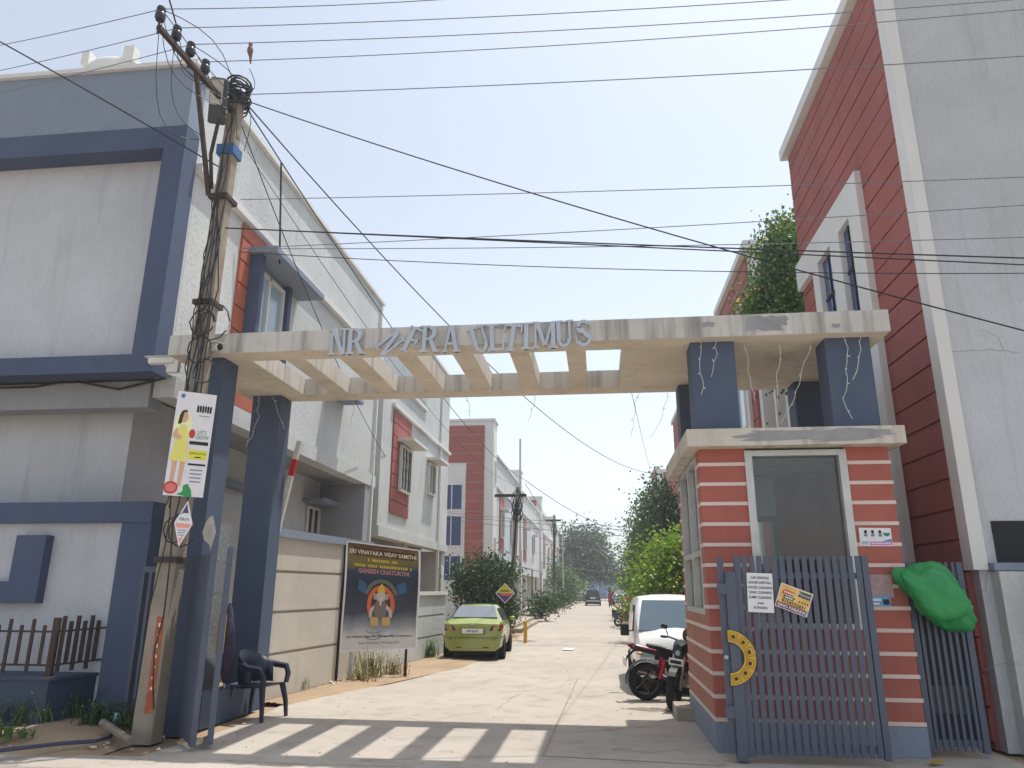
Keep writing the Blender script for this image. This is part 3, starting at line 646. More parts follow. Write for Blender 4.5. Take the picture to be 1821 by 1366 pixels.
# ================================================================ red tower house on the right
XR = 4.6
t1 = thing('red_tower_house', 'tall brick red and grey house towering over the right of the gate', 'house', (XR, 9.75, 0))
bx('wall', M_greyf, t1, XR+.02, 16, 9.8, 15.3, 0, 11.35)
bx('corner_pilaster', M_white, t1, XR-.07, XR+.1, 9.72, 9.97, 2.05, 11.35)
bx('coping', M_white, t1, XR-.2, XR+.2, 9.66, 15.4, 11.35, 11.6)
z = .1; rrp = random.Random(8)
while z < 11.3:
    bx('panel', M_red, t1, XR-.05-rrp.uniform(0,.008), XR+.02, 9.97, 15.25, z, min(z+.39, 11.34)-.022-rrp.uniform(0,.014)); z += .39
bx('core', M_red, t1, XR-.022, XR+.02, 9.98, 15.24, 0, 11.34)
def fr(y0, y1, z0, z1, dx=.16): bx('window_surround', M_white, t1, XR-dx, XR-.052, y0, y1, z0, z1)
fr(11.42, 15.24, 8.02, 8.62); fr(11.42, 11.92, 0, 8.02); fr(12.5, 13.0, 2, 8.02); fr(13.78, 14.15, 2, 8.02)
for ya, yb in ((11.95, 12.47), (13.03, 13.75)):
    wv = bx('window', M_glassb, t1, XR-.07, XR-.055, ya, yb, 3.0, 8.0)
    f = MB()
    for z in (4.5, 6.2, 7.2): f.box(XR-.09, XR-.071, ya, yb, z-.03, z+.03)
    f.box(XR-.09, XR-.071, (ya+yb)/2-.02, (ya+yb)/2+.02, 3, 8).build('glazing_bar', M_dark, wv)
bx('opening', M_dark, t1, 4.85, 5.9, 9.78, 9.81, 2.14, 2.64); bx('ledge', M_slate, t1, 4.72, 6.2, 9.62, 9.8, 2.04, 2.13)
bx('yard_wall', M_grey, t1, 4.75, 7, 9.6, 9.8, 0, 2.03)
def crack(pts, Y, parent):
    mb = MB(); rr = random.Random(len(pts)); P_ = []
    for a, b in zip(pts[:-1], pts[1:]):
        for k in range(6): P_.append(at(a[0]+(b[0]-a[0])*k/6+rr.uniform(-2, 2), a[1]+(b[1]-a[1])*k/6+rr.uniform(-1.5, 1.5), Y=Y))
    mb.tube(P_, .0025, 4).build('crack', flat('crack_grey', S(120,116,110), .95), parent)
crack([(1665,640),(1690,625),(1760,622),(1821,628)], 9.799, t1); crack([(1745,585),(1775,600),(1785,625)], 9.799, t1); crack([(1725,1050),(1752,1052),(1756,1000)], 9.799, t1); crack([(1745,1195),(1780,1180),(1821,1182)], 9.599, t1)
ag = thing('arched_gate', 'white round topped gate with green slats at the right edge', 'gate', (4.95, 9.3, 0))
mb = MB()
for k in range(10):
    a0, a1 = R(180-18*k), R(180-18*(k+1)); mb.prism([(5.5+r_*math.cos(a), 1.8+r_*.8*math.sin(a)) for r_, a in ((.52,a0),(.52,a1),(.4,a1),(.4,a0))], 9.25, 9.4, 'y')
mb.build('arch', M_white, ag)
for k in range(12): bx('slat', flat('slat_green', S(120,150,120), .7) if k % 2 else M_white, ag, 5.02, 5.9, 9.3, 9.33, .2+k*.135, .3+k*.135)
bx('jamb', M_white, ag, 4.97, 5.06, 9.25, 9.4, 0, 1.8)

# row of similar houses behind it
def right_house(Ya, Yb, label, ztow, body_to, grp=None):
    t = thing('red_row_house', label, 'house', (XR, Ya, 0), group=grp)
    bx('tower', M_white, t, XR+.02, 14, Ya, Yb, 0, ztow); bx('coping', M_white, t, XR-.15, XR+.3, Ya-.1, Yb+.1, ztow, ztow+.22)
    z = .5
    while z < ztow-.1:
        bx('panel', M_red, t, XR-.05, XR+.02, Ya+.35, Yb-.1, z, min(z+.6, ztow-.05)-.04); z += .6
    z = 1
    while z < ztow-.5: bx('panel', M_red, t, XR+.5, XR+3, Ya-.04, Ya, z, z+.56); z += .6
    bx('window_surround', M_white, t, XR-.14, XR-.052, Ya+1.0, Yb-1.2, 2.5, 8.4)
    for k in range(3): win(t, XR-.14, Ya+1.4, Yb-1.7, 2.9+k*1.8, 4.3+k*1.8, -1, glassm=M_glasss, bars=3)
    bx('wall', M_grey, t, XR+.7, 14, Yb, body_to, 0, 7.6)
    bx('coping', M_white, t, XR+.5, XR+1, Yb, body_to, 7.6, 7.75)
    n = int((body_to-Yb)/1.5)
    for k in range(n): bx('fin', M_white, t, XR+.25, XR+.68, Yb+.6+k*1.5, Yb+.8+k*1.5, 1.0, 7.4)
    for k in range(0, n-1, 2): win(t, XR+.7, Yb+1.0+k*1.5, Yb+1.9+k*1.5, 3.5, 6, -1, bars=2)
    return t
bx('rear_wing', M_grey, t1, XR+.5, 14, 15.3, 20.0, 0, 7.5)
for k in range(4):
    bx('fin', M_white, t1, XR+.15, XR+.48, 15.8+k*1.15, 16.0+k*1.15, .5, 7.4); bx('panel', M_red, t1, XR+.44, XR+.49, 16.1+k*1.15, 16.7+k*1.15, 1, 7.3)
right_house(20.2, 25.8, 'red row house with white coping rising behind the hanging creeper', 11.5, 36.5)
right_house(38, 43, 'red row house second beyond the booth roof on the right', 11.2, 55)
right_house(57, 62, 'farthest red row house showing above the creepers on the right', 10.8, 90)
# ================================================================ utility pole at the gate
PX_, PY_ = -5.47, 9.0
up = thing('utility_pole', 'weathered concrete utility pole wrapped in cables in front of the gate', 'utility pole', (PX_, PY_, 0))
mb = MB(); ps_ = [(0, .135, .13), (3, .125, .115), (6, .11, .1), (9.15, .09, .085)]
for z, a, b in ps_: mb.v += [Vector((PX_+.015*z+sx*a, PY_+sy*b, z)) for sx, sy in ((-1,-1),(1,-1),(1,1),(-1,1))]
for i in range(3):
    for k in range(4): mb.f.append((i*4+k, i*4+(k+1) % 4, i*4+4+(k+1) % 4, i*4+4+k))
mb.f.append((12, 13, 14, 15)); mb.build('shaft', M_pole, up, bevel=.02)
TOP = Vector((PX_+.14, PY_, 9.1))
# cross-arm towards the road with pin insulators, its brace, the lamp
AZ = 8.75
a_end = at(282, 48, Z=AZ); a_in = Vector((PX_+.13, PY_, AZ))
ad = (a_end-a_in).normalized()
MB().tube([a_in+ad*-.1, a_end], .045, 4).build('cross_arm', M_iron, up)
ins = []
M_ins = flat('insulator_brown', S(44,40,52), .3)
for px, py in ((283, 45), (318, 80), (347, 108), (377, 138)):
    t_ = max(0, min(1, (at(px, py, Z=AZ)-a_in).dot(ad)/(a_end-a_in).length)); p = a_in+(a_end-a_in)*t_
    MB().tube([p+Vector((0,0,-.1)), p+Vector((0,0,.18))], .015, 6).build('insulator_pin', M_iron, up)
    MB().lathe([(0,.3),(.05,.3),(.06,.26),(.045,.23),(.065,.2),(.065,.13),(.05,.1),(0,.1)], p, n=12).build('insulator', M_ins, up, smooth=True)
    ins.append(p+Vector((0, 0, .28)))
br0 = a_in+(a_end-a_in)*.55
MB().tube([br0, Vector((PX_-.05, PY_-.12, 7.3))], .04, 4).build('brace', M_iron, up)
lampc = at(388, 180, Y=PY_-.35)
MB().tube([(PX_, PY_-.15, 7.4), (PX_-.02, PY_-.25, 7.9), lampc+Vector((.05, 0, -.3))], .03, 6).build('lamp_arm', M_iron, up)
lm = MB().box(-.13, .13, -.05, .05, -.33, .33); lm.xf(Matrix.Translation(lampc) @ Matrix.Rotation(R(14), 4, 'Y') @ Matrix.Rotation(R(25), 4, 'X')); lo = lm.build('street_lamp_head', flat('lamp_housing', S(60,62,68), .5), up, bevel=.03)
MB().box(-.1, .1, -.056, -.05, -.06, .3).xf(Matrix.Translation(lampc) @ Matrix.Rotation(R(14), 4, 'Y') @ Matrix.Rotation(R(25), 4, 'X')).build('lamp_lens', flat('lamp_lens', S(190,188,180), .3), lo)
for z in (7.25, 5.6, 3.2, 2.1): MB().box(PX_+.015*z-.145, PX_+.015*z+.145, PY_-.16, PY_+.16, z, z+.07).build('clamp', M_iron, up)
MB().box(PX_-.02, PX_+.25, PY_-.13, PY_+.13, 8.0, 8.16).build('tape_wrap', flat('tape_blue', S(60,100,150), .7), up)
rr = random.Random(3)
# bundle of cables at the top and running down the shaft
mb = MB()
for k in range(16):
    c = TOP+Vector((rr.uniform(-.03,.03), rr.uniform(-.03,.03), rr.uniform(-.25,.15))); r0 = rr.uniform(.13, .2); ti = rr.uniform(-.5, .5); ti2 = rr.uniform(-.5, .5)
    mb.tube([c+Vector((r0*math.cos(R(a)), r0*math.sin(R(a)), r0*math.sin(R(a))*ti+r0*math.cos(R(a))*ti2)) for a in range(0, 361, 30)], rr.choice((.008,.012,.016)), 5)
mb.build('cable_bundle', M_wire, up)
mb = MB()
for k in range(8):
    x = rr.uniform(-.15, .15); z0 = rr.uniform(6.5, 9); z1 = rr.choice((.3, 1.5, 2.6, 4.2, 3.4)); pts = []
    z = z0
    while z > z1: pts.append((PX_+.09+.015*z+x*(1.3-z*.06)+rr.uniform(-.05,.05), PY_-.17-rr.uniform(0,.06), z)); z -= rr.uniform(.25, .5)
    mb.tube(pts, rr.choice((.006,.008,.01)), 5)
for k in range(7):
    c = Vector((PX_+.16+rr.uniform(-.1,.15), PY_-.2, rr.choice((4.6, 5.3, 5.45, 2.4, 2.5, 4.9)))); r0 = rr.uniform(.1, .24)
    mb.tube([c+Vector((r0*math.cos(R(a)), rr.uniform(-.02,.02), r0*1.15*math.sin(R(a)))) for a in range(0, 341, 30)], .01, 5)
mb.build('hanging_cables', M_wire, up)
mb = MB()
for k in range(14):
    a = rr.choice(ins+[TOP]); b = TOP+Vector((rr.uniform(-.5,.5), rr.uniform(-.6,.1), rr.uniform(-1.2,.1))); pts = []; sg2 = rr.uniform(-.6, .4); sw_ = rr.uniform(-.3, .3)
    for i in range(9): t_ = i/8; pts.append(a.lerp(b, t_)+Vector((math.sin(math.pi*t_)*sw_, 0, math.sin(math.pi*t_)*sg2)))
    mb.tube(pts, .006, 4)
mb.build('loose_wires', M_wire, up)
# painted orange number strip low on the pole
os_ = thing('painted_pole_strip', 'worn orange painted strip with white characters low on the pole', 'painted sign', (PX_+.06, PY_-.128, 1.05), local=True)
os_.rotation_euler = (0, R(0), 0)
MB().hexa([(-.05,-.008,-.7),(.05,-.008,-.7),(.05,.02,-.7),(-.05,.02,-.7),(-.05,.004,.4),(.05,.004,.4),(.05,.03,.4),(-.05,.03,.4)]).build('paint', pm('paint_orange_worn', S(170,92,60), .9, .2, 9, dirt=.8, dc=S(150,122,94)), os_)
for k in range(7): flatpoly(ell(.0, .3-k*.12, .016, .026, 7, 20+k*30, 300+k*20), .0-.0013*k).build('print', M_paper, os_)

# ---- wires, each strung in space between two real points with its own sag
def wire(a, b, sag, r, label, mat=M_wire, n=22, group='overhead wires across the gate'):
    pts = [a.lerp(b, i/n)+Vector((0, 0, -4*sag*(i/n)*(1-i/n))) for i in range(n+1)]
    o = MB().tube(pts, r, 5).build('overhead_wire', mat, origin=a); return tag(o, label, 'wire', group)
def w2p(a, px, py, Y, sag, r, label, mat=M_wire, **k): return wire(a, at(px, py, Y=Y), sag, r, label, mat, **k)
w2p(ins[0], 1100, -28, 8.5, .1, .006, 'topmost grey overhead wire leaving the outermost insulator to the right', M_wireg)
w2p(ins[1], 1821, -32, 8.5, .1, .006, 'second grey overhead wire from the top leaving the pole cross-arm', M_wireg)
w2p(ins[2], 1821, -2, 8.6, .1, .006, 'third grey overhead wire from the top leaving the pole cross-arm', M_wireg)
w2p(ins[3], 1821, 17, 8.7, .1, .006, 'fourth overhead wire with the perched bird near the pole', M_wireg)
w2p(TOP, 1821, 100, 9.0, .06, .007, 'grey wire leaving the pole top alone across the open sky', M_wireg)
b6 = at(428, 355, Y=PY_)
w2p(b6, 1821, 315, 8.9, .03, .006, 'thin wire crossing below the roof corner of the red tower', M_wireg)
b7 = at(425, 442, Y=PY_)
w2p(b7, 1821, 365, 8.9, .03, .006, 'thin wire rising rightwards to cross the white window surround', M_wireg)
w2p(b7, 1821, 422, 8.9, .05, .006, 'thin level wire just above the paired black cables', M_wireg)
b9 = at(392, 405, Y=PY_)
w2p(b9, 1821, 459, 8.8, .02, .010, 'thick black cable sloping down from the pole to the right edge')
w2p(b9, 1821, 471, 8.9, .0, .009, 'thin black cable running just under the thick sloping one')
w2p(at(425, 448, Y=PY_), 1821, 486, 8.9, .1, .006, 'lowest black wire crossing right above the gate letters')
w2p(TOP+Vector((.1, 0, -.1)), 1821, 588, 8.0, .12, .009, 'long black cable slanting from pole top down to the right building')
w2p(ins[0], -60, 92, 9.2, .03, .006, 'outermost wire running left from the cross-arm across the sky', M_wireg)
w2p(ins[1], -60, 138, 9.3, .03, .006, 'second wire running left from the cross-arm above the house roof', M_wireg)
w2p(ins[2], -60, 178, 9.4, .03, .006, 'third wire running left from the cross-arm over the house parapet', M_wireg)
wire(at(-40, 52, Y=8.4), at(398, 302, Y=PY_), -.02, .012, 'black cable sloping across the blue framed front of the left house')
wire(at(298, -12, Y=7.5), at(318, 60, Y=8.4), .0, .012, 'short black cable dropping from the top edge to an insulator')
P2T = Vector((-3.95, 40, 7.6))
wire(TOP, P2T, .9, .012, 'black service cable from pole top passing behind the gate letters', group='service cables down the street')
wire(TOP+Vector((.05,0,-.05)), at(1160, 842, Y=38), 1.3, .012, 'black service cable swooping under the gate towards the right side creepers', group='service cables down the street')
wire(at(430, 225, Y=PY_), at(705, 840, Y=24), .5, .009, 'thin cable from the pole to the second left house', group='service cables down the street')
wire(at(440, 270, Y=PY_), P2T+Vector((0,0,-.4)), 1.2, .006, 'lower thin cable from the pole to the next street pole', group='service cables down the street')
wire(at(1110, 640, Y=11.4), at(1160, 850, Y=38), .1, .006, 'straight wire dropping from the gate roof to the right side creepers', group='service cables down the street')
wire(at(500, 290, X=XW+.5), at(497, 470, X=XW+.5), 0, .02, 'thick black cable hanging down the side of the grey house', group='service cables down the street')
for k, (y0, y1, x1) in enumerate(((888, 944, 1240), (893, 950, 1240), (900, 962, 1240))):
    wire(at(690, y0+14, Y=34), at(x1, y1, Y=44), .1, .014, ('upper', 'middle', 'lower')[k]+' of three grey wires crossing the street beyond the gate', M_wireg, group='wires crossing the far street')
for k, (ya, yb) in enumerate(((968, 985), (995, 1004), (1012, 1020))):
    wire(at(958, ya-12, Y=70), at(1100, yb, Y=70), .1, .02, ('high', 'middle', 'low')[k]+' wire crossing before the big far tree', M_wireg, group='wires crossing the far street')
wire(P2T, at(1120, 948, Y=60), .5, .018, 'black cable from the second street pole swinging right over the road', group='wires crossing the far street')
wire(P2T+Vector((0,0,-.2)), at(1010, 962, Y=90), .4, .018, 'black cable running down the street between the left poles', group='wires crossing the far street')

# wall cable under the overhang, black flex
MB().tube([at(x, y, Y=10.2) for x, y in ((-20,690),(60,688),(130,676),(145,680),(210,692),(295,672))], .018, 5).build('wall_cable', M_wire, h1)

# bird on the wire
bc = at(445, 90, Y=8.95)
bd = thing('perched_bird', 'small brown bird perched on the overhead wire right of the pole', 'bird', bc, local=True)
MB().ball((0, 0, 0), (.045, .05, .095), 10, 8).ball((0, -.01, .105), (.032, .036, .035), 8, 6).tube([(0, .02, -.06), (0, .05, -.2)], [.03, .012], 5).tube([(0, -.04, .105), (0, -.07, .1)], [.01, .002], 5).build('body', pm('feather_brown', S(120,96,84), .8, .2, 20), bd, smooth=True)

# second, third and fourth poles down the street
def small_pole(x, y, h, label, tilt=0, box=True):
    t = thing('street_pole', label, 'utility pole', (x, y, 0), group='poles along the left of the street')
    MB().tube([(x, y, 0), (x+tilt, y, h)], [.15, .1] if box else [.08, .07], 8).build('shaft', M_pole if box else M_alu, t, smooth=True)
    if box:
        mb = MB(); rr = random.Random(int(y))
        for k in range(10):
            c = Vector((x+tilt*.9, y-.1, h*.86+rr.uniform(-.6, .5))); r0 = rr.uniform(.1, .3)
            mb.tube([c+Vector((r0*math.cos(R(a)), rr.uniform(-.05,.05), r0*1.6*math.sin(R(a)))) for a in range(0, 361, 45)], .02, 4)
        for k in range(5): xx = rr.uniform(-.2, .2); mb.tube([(x+tilt+xx, y-.15, h*.9), (x+tilt*.5+xx*.6, y-.17, h*.5), (x+xx, y-.17, 2)], .022, 4)
        mb.build('cable_bundle', M_wire, t); MB().box(x-.75, x+.75, y-.05, y+.05, h*.93, h*.95).build('cross_arm', M_iron, t)
    return t
small_pole(-4.05, 34, 6.4, 'dark leaning street pole with cable tangle behind the leafy tree', .35)
small_pole(-4.9, 46.3, 11.2, 'tall bare steel pole rising against the red towered house', 0, False)
small_pole(-4.25, 70, 8.6, 'wire tangled street pole before the far red strip house', .1)
small_pole(-4.05, 84, 9.5, 'slim dark pole beyond the tangled far pole on the left', 0, False)
small_pole(-4.1, 104, 8.8, 'most distant street pole on the left side', .1)

# ================================================================ CCTV cameras on the left end of the beam
def cctv(label, c, rz, tilt):
    t = thing('security_camera', label, 'security camera', c, rz, local=True, group='cameras at the left end of the gate')
    T = Matrix.Rotation(R(tilt), 4, 'X')
    MB().box(-.055, .055, -.2, .16, -.05, .05).xf(T).build('housing', M_pvc, t, bevel=.02)
    MB().box(-.065, .065, -.24, .12, .052, .062).xf(T).build('sun_shield', M_pvc, t)
    MB().lathe([(0, -.205), (.045, -.205), (.048, -.19)], (0, 0, 0), 'y', 14).xf(T).build('lens', M_black, t)
    MB().tube([(0, .05, -.05), (0, .1, -.14), (0, .22, -.16)], .022, 6).build('bracket', M_pvc, t)
    return t
cctv('white bullet camera beside the pole pointing right along the gate', at(374, 618, Y=9.08), R(68), 8)
cctv('white bullet camera on the corner of the left house pointing left', at(290, 642, Y=9.55), R(-75), 4)
jb = MB().box(-.09, .09, -.04, .04, -.11, .11).build('junction_box', M_pvc, bevel=.01); jb.location = at(309, 650, Y=9.6); tag(jb, 'small white junction box under the left camera', 'junction box')

# ================================================================ posters on the pole
M_skin = flat('print_skin', S(214,170,140), .7); M_yel = flat('print_yellow', S(230,222,120), .7); M_hair = flat('print_hair', S(60,44,40), .7)
sp = sheet('school_poster', 'tall white school poster with a girl in yellow tied to the pole', 'poster', 339, 789, 8.72, .47, 1.36, M_paper, tilt=1, yaw=33)
flatpoly(ell(-.14, .22, .13, .2), -.002).build('print', flat('print_pale', S(240,240,190), .7), sp)
flatpoly([(-.24,-.12),(-.03,-.12),(-.06,.16),(-.1,.24),(-.17,.24),(-.22,.16)], -.003).build('print', M_yel, sp)
flatpoly([(-.27,-.24),(-.02,-.24),(-.05,.0),(-.22,.0)], -.0035).build('print', M_yel, sp)
flatpoly(ell(-.14, .34, .055, .075), -.004).build('print', M_skin, sp); flatpoly([(-.22,.24),(-.17,.25),(-.15,.4),(-.1,.41),(-.12,.44),(-.18,.42),(-.21,.36)], -.0045).build('print', M_hair, sp)
flatpoly([(-.27,.1),(-.22,.2),(-.2,.12),(-.14,.08),(-.15,.04),(-.24,.05)], -.005).build('print', M_skin, sp)
for x in (-.22, -.11): flatpoly([(x,-.55),(x+.05,-.55),(x+.07,-.24),(x,-.24)], -.003).build('print', M_skin, sp)
flatpoly(ell(-.19,-.58,.1,.08), -.005).build('print', flat('print_red', S(196,60,50), .6), sp); flatpoly(ell(-.19,-.58,.075,.055), -.0055).build('print', flat('print_rose', S(220,120,110), .6), sp)
flatpoly([(-.1,-.66),(.12,-.69),(.1,-.6),(.04,-.52),(-.02,-.54),(-.02,-.62)], -.004).build('print', flat('print_kgreen', S(40,150,80), .6), sp)
for k in range(6):
    h_ = (.42, .425, .42, .43, .42, .42)[k]; flatpoly([(.02+k*.037,h_),(.047+k*.037,h_),(.05+k*.037,.5),(.035+k*.037,.52),(.02+k*.037,.5)], -.003).build('print', M_ink, sp)
flatpoly(rc(.06,.22,.37,.38), -.003).build('print', M_slate, sp)
flatpoly(ell(.0,.13,.045,.06), -.003).build('print', flat('print_red', S(196,60,50), .6), sp)
words("LET'S", .075, flat('print_kgreen', S(40,150,80), .6), sp, .14, .13, -.004, squash=.8); words('GROW', .075, flat('print_kgreen', S(40,150,80), .6), sp, .15, .065, -.004, squash=.8)
flatpoly(rc(-.02,.25,-.01,.035), -.003).build('print', M_ink, sp); flatpoly(rc(-.01,.25,-.2,-.08), -.003).build('print', flat('print_lemon', S(226,222,70), .7), sp)
words('ADMISSIONS OPEN', .034, M_ink, sp, .12, -.135, -.005, squash=.82); flatpoly(rc(.08,.17,-.18,-.165), -.004).build('print', M_ink, sp)
flatpoly(rc(.0,.25,-.28,-.255), -.003).build('print', M_ink, sp)
for k in range(4): flatpoly(rc(.04+.005*k,.22-.005*k,-.345-.05*k,-.33-.05*k), -.003).build('print', M_slate, sp)
flatpoly(ell(-.2,.62,.03,.03), -.003).build('print', M_pblue, sp)
for o in list(sp.children):
    if not o.name.startswith('sheet'): o.scale = (.84, 1, 1)
dm = thing('diamond_sign', 'white and pink diamond shaped advertisement hung on the pole', 'sign', at(326, 931, Y=8.78), local=True); dm.rotation_euler = (0, R(5), 0)
DS = [(0,.29),(.125,.0),(0,-.29),(-.125,.0)]
MB().prism(DS, 0, .004, 'y').build('sheet', M_paper, dm)
flatpoly([(0,.25),(.045,.13),(-.045,.13)], -.002).build('print', flat('print_violet', S(90,74,110), .7), dm)
flatpoly([(-.105,.0),(.105,.0),(.08,-.055),(-.08,-.055)], -.002).build('print', flat('print_salmon', S(240,160,140), .7), dm)
for k in range(3): flatpoly(rc(-.06+.01*k,.06-.01*k,-.09-.03*k,-.08-.03*k), -.002).build('print', M_slate, dm)
flatpoly([(-.03,-.18),(.03,-.18),(0,-.25)], -.002).build('print', flat('print_salmon', S(240,160,140), .7), dm)
words('PERCH', .05, M_ink, dm, .0, .035, -.003, squash=.85)
tp = MB().prism([(-.06,.12),(-.02,.2),(.03,.22),(.07,.1),(.1,0),(.07,-.16),(.05,-.24),(.03,-.16),(-.05,-.1),(-.09,.0)], 0, .004, 'y').build('torn_sign', pm('torn_white', S(206,200,190), .9, .12, 9)); tp.location = at(371, 947, Y=9.36); tag(tp, 'torn white paper sign stuck to the blue post', 'sign')

# ================================================================ folded left gate leaf
def sheet_leaf(name, label, a, b, zt, solid=True):
    a, b = Vector(a), Vector(b); d = (b-a).to_2d(); L_ = d.length; t = thing(name, label, 'gate', (a.x, a.y, 0), math.atan2(d.y, d.x), local=True, group='folded leaves of the left gate')
    barred_leaf(t, 0, L_, .05, zt-.2, zt, int(L_/.085), stile=.09, bw=.05)
    return t
sheet_leaf('folded_gate_leaf', 'blue grey folded gate leaf standing nearest the pole', (-5.42, 9.5, 0), (-4.66, 8.6, 0), 2.2)
sheet_leaf('folded_gate_leaf', 'narrow folded gate leaf seen edge on right of the nearer one', (-4.52, 8.74, 0), (-4.98, 9.62, 0), 2.28)

# ================================================================ plastic chair
ch = thing('plastic_chair', 'dark navy plastic armchair beside the left gate post', 'chair', (-4.96, 10.82, 0), R(80), local=True); ch.scale = (1.06, 1.06, 1.06)
M_ch = flat('chair_navy', S(34,44,62), .4)
MB().hexa([(-.24,-.22,.41),(.24,-.22,.41),(.2,.22,.38),(-.2,.22,.38),(-.25,-.24,.44),(.25,-.24,.44),(.21,.23,.41),(-.21,.23,.41)]).build('seat', M_ch, ch, bevel=.015)
mb = MB(); n = 12
for j in range(2):
    for i in range(n+1):
        a = R(-20+220*i/n); r_ = .27; zt = .44 if j == 0 else (.87-.2*abs(i/n-.5)**1.5*2.8)
        mb.v.append(Vector((r_*math.cos(a)*(1 if j == 0 else 1.05), .02+r_*math.sin(a)*.9+(.03 if j else 0), zt)))
for i in range(n): mb.f.append((i, i+1, n+2+i, n+1+i))
bo = mb.build('backrest', M_ch, ch, smooth=True); sm = bo.modifiers.new('s', 'SOLIDIFY'); sm.thickness = .018
MB().tube([(-.28,.12,.7),(-.31,-.05,.66),(-.31,-.22,.64),(-.29,-.27,.55),(-.27,-.26,.43)], [.03,.042,.042,.038,.034], 6).build('armrest', M_ch, ch, smooth=True)
MB().tube([(.28,.12,.7),(.31,-.05,.66),(.31,-.22,.64),(.29,-.27,.55),(.27,-.26,.43)], [.03,.042,.042,.038,.034], 6).build('armrest', M_ch, ch, smooth=True)
for sx, sy in ((-1,-1),(1,-1),(1,1),(-1,1)):
    MB().tube([(sx*.23, sy*.22, .43), (sx*.27, sy*.27, .2), (sx*.28, sy*.29, 0)], [.045,.036,.028], 5).build('leg', M_ch, ch)

# boom barrier arm, umbrella, yellow board, stick
bm = thing('boom_barrier_arm', 'raised white boom barrier arm with red band behind the left post', 'barrier', (-5.15, 11.9, 0))
b0, b1 = at(492, 950, Y=12.0), at(533, 785, Y=12.0); bd_ = (b1-b0).normalized()
MB().tube([b0-bd_*1.9, b1], .055, 4).build('arm', M_pvc, bm); MB().tube([b0.lerp(b1, .62), b0.lerp(b1, .8)], .06, 4).build('red_band', flat('barrier_red', S(196,40,40), .5), bm)
yc = at(392, 1128, Y=10.3); MB().box(yc.x-.05, yc.x+.04, 10.3, 10.36, yc.z-.26, yc.z+.26).build('yellow_bracket', M_gold, bm)
um = thing('folded_umbrella', 'folded dark purple umbrella leaning by the left gate post', 'umbrella', (-5.3, 10.9, .42))
u0, u1 = at(400, 1215, Y=10.6), at(409, 1072, Y=10.6)
MB().tube([u0, u0.lerp(u1, .15), u0.lerp(u1, .45), u0.lerp(u1, .7), u0.lerp(u1, .92), u1], [.03,.09,.11,.085,.045,.012], 9).build('canopy', pm('umbrella_cloth', S(66,56,78), .9, .25, 14, bump=.8, bs=20), um, smooth=True)
MB().tube([u0-Vector((0,0,.1)), u1+Vector((0,0,.06))], .01, 5).build('shaft', M_alu, um)

# hose, pipe and stones at the foot of the pole
hs = thing('garden_hose', 'dark blue hose with brass tap lying on the earth at lower left', 'hose', at(120, 1325, Z=.05))
hp = [at(x, y, Z=.1) for x, y in ((-20,1337),(40,1330),(110,1322),(170,1318),(197,1310),(203,1298))]; hp[-1].z = .2
MB().tube(hp, .022, 6).build('tube', flat('hose_blue', S(50,58,84), .5), hs, smooth=True)
MB().tube([hp[-1], hp[-1]+Vector((.0, .02, .09))], .03, 8).build('tap', flat('tap_teal', S(110,170,170), .5), hs)
pp = MB().tube([at(182, 1285, Z=.22), at(232, 1318, Z=.1)], .045, 8).build('cement_pipe', pm('pipe_grey', S(130,118,104), .9, .15, 8)); tag(pp, 'short grey cement pipe lying beside the pole foot', 'pipe')
# ================================================================ festival banner on two stakes
ba, bb = at(597, 1213, Z=0), at(722, 1205, Z=0)
bn = thing('festival_banner', 'tall dark festival banner on two black stakes beside the beige wall', 'banner', ba, local=True)
yaw = math.atan2(bb.y-ba.y, bb.x-ba.x); bn.rotation_euler = (0, 0, yaw); BW = (bb-ba).length
HT = 2.74; Z0 = .58
M_stake = flat('stake_black', S(34,32,32), .7)
MB().tube([(0,.0,-.05),(.03,.0,HT+.03)], .03, 6).build('stake', M_stake, bn); MB().tube([(BW,.05,-.05),(BW+.0,.05,.95)], .03, 6).build('stake', M_stake, bn)
MB().tube([(.3,.05,-.05),(.32,.04,.9)], .045, 6).build('prop', M_alu, bn)
m = bpy.data.materials.new('banner_print'); m.use_nodes = True; t = m.node_tree; b = t.nodes['Principled BSDF']; b.inputs['Roughness'].default_value = .45
tc = t.nodes.new('ShaderNodeTexCoord'); sx = t.nodes.new('ShaderNodeSeparateXYZ'); t.links.new(tc.outputs['Generated'], sx.inputs[0])
cr = t.nodes.new('ShaderNodeValToRGB'); e = cr.color_ramp.elements
e[0].position = 0; e[0].color = (*S(210,208,204), 1); e[1].position = 1; e[1].color = (*S(120,96,60), 1)
for p_, c_ in ((.12, S(206,204,200)), (.2, S(150,154,160)), (.34, S(62,68,80)), (.6, S(44,52,66)), (.72, S(48,70,88)), (.8, S(120,112,60)), (.9, S(128,108,58)), (.96, S(90,66,48))):
    q = e.new(p_); q.color = (*c_, 1)
ns_ = t.nodes.new('ShaderNodeTexNoise'); ns_.inputs['Scale'].default_value = 5; ns_.inputs['Detail'].default_value = 6; t.links.new(tc.outputs['Generated'], ns_.inputs['Vector'])
ma = t.nodes.new('ShaderNodeMath'); ma.operation = 'MULTIPLY_ADD'; ma.inputs[1].default_value = .1; t.links.new(ns_.outputs['Fac'], ma.inputs[0]); sb = t.nodes.new('ShaderNodeMath'); sb.operation = 'SUBTRACT'; sb.inputs[1].default_value = .05
t.links.new(sx.outputs['Z'], sb.inputs[0]); t.links.new(sb.outputs[0], ma.inputs[2]); t.links.new(ma.outputs[0], cr.inputs[0]); t.links.new(cr.outputs[0], b.inputs['Base Color'])
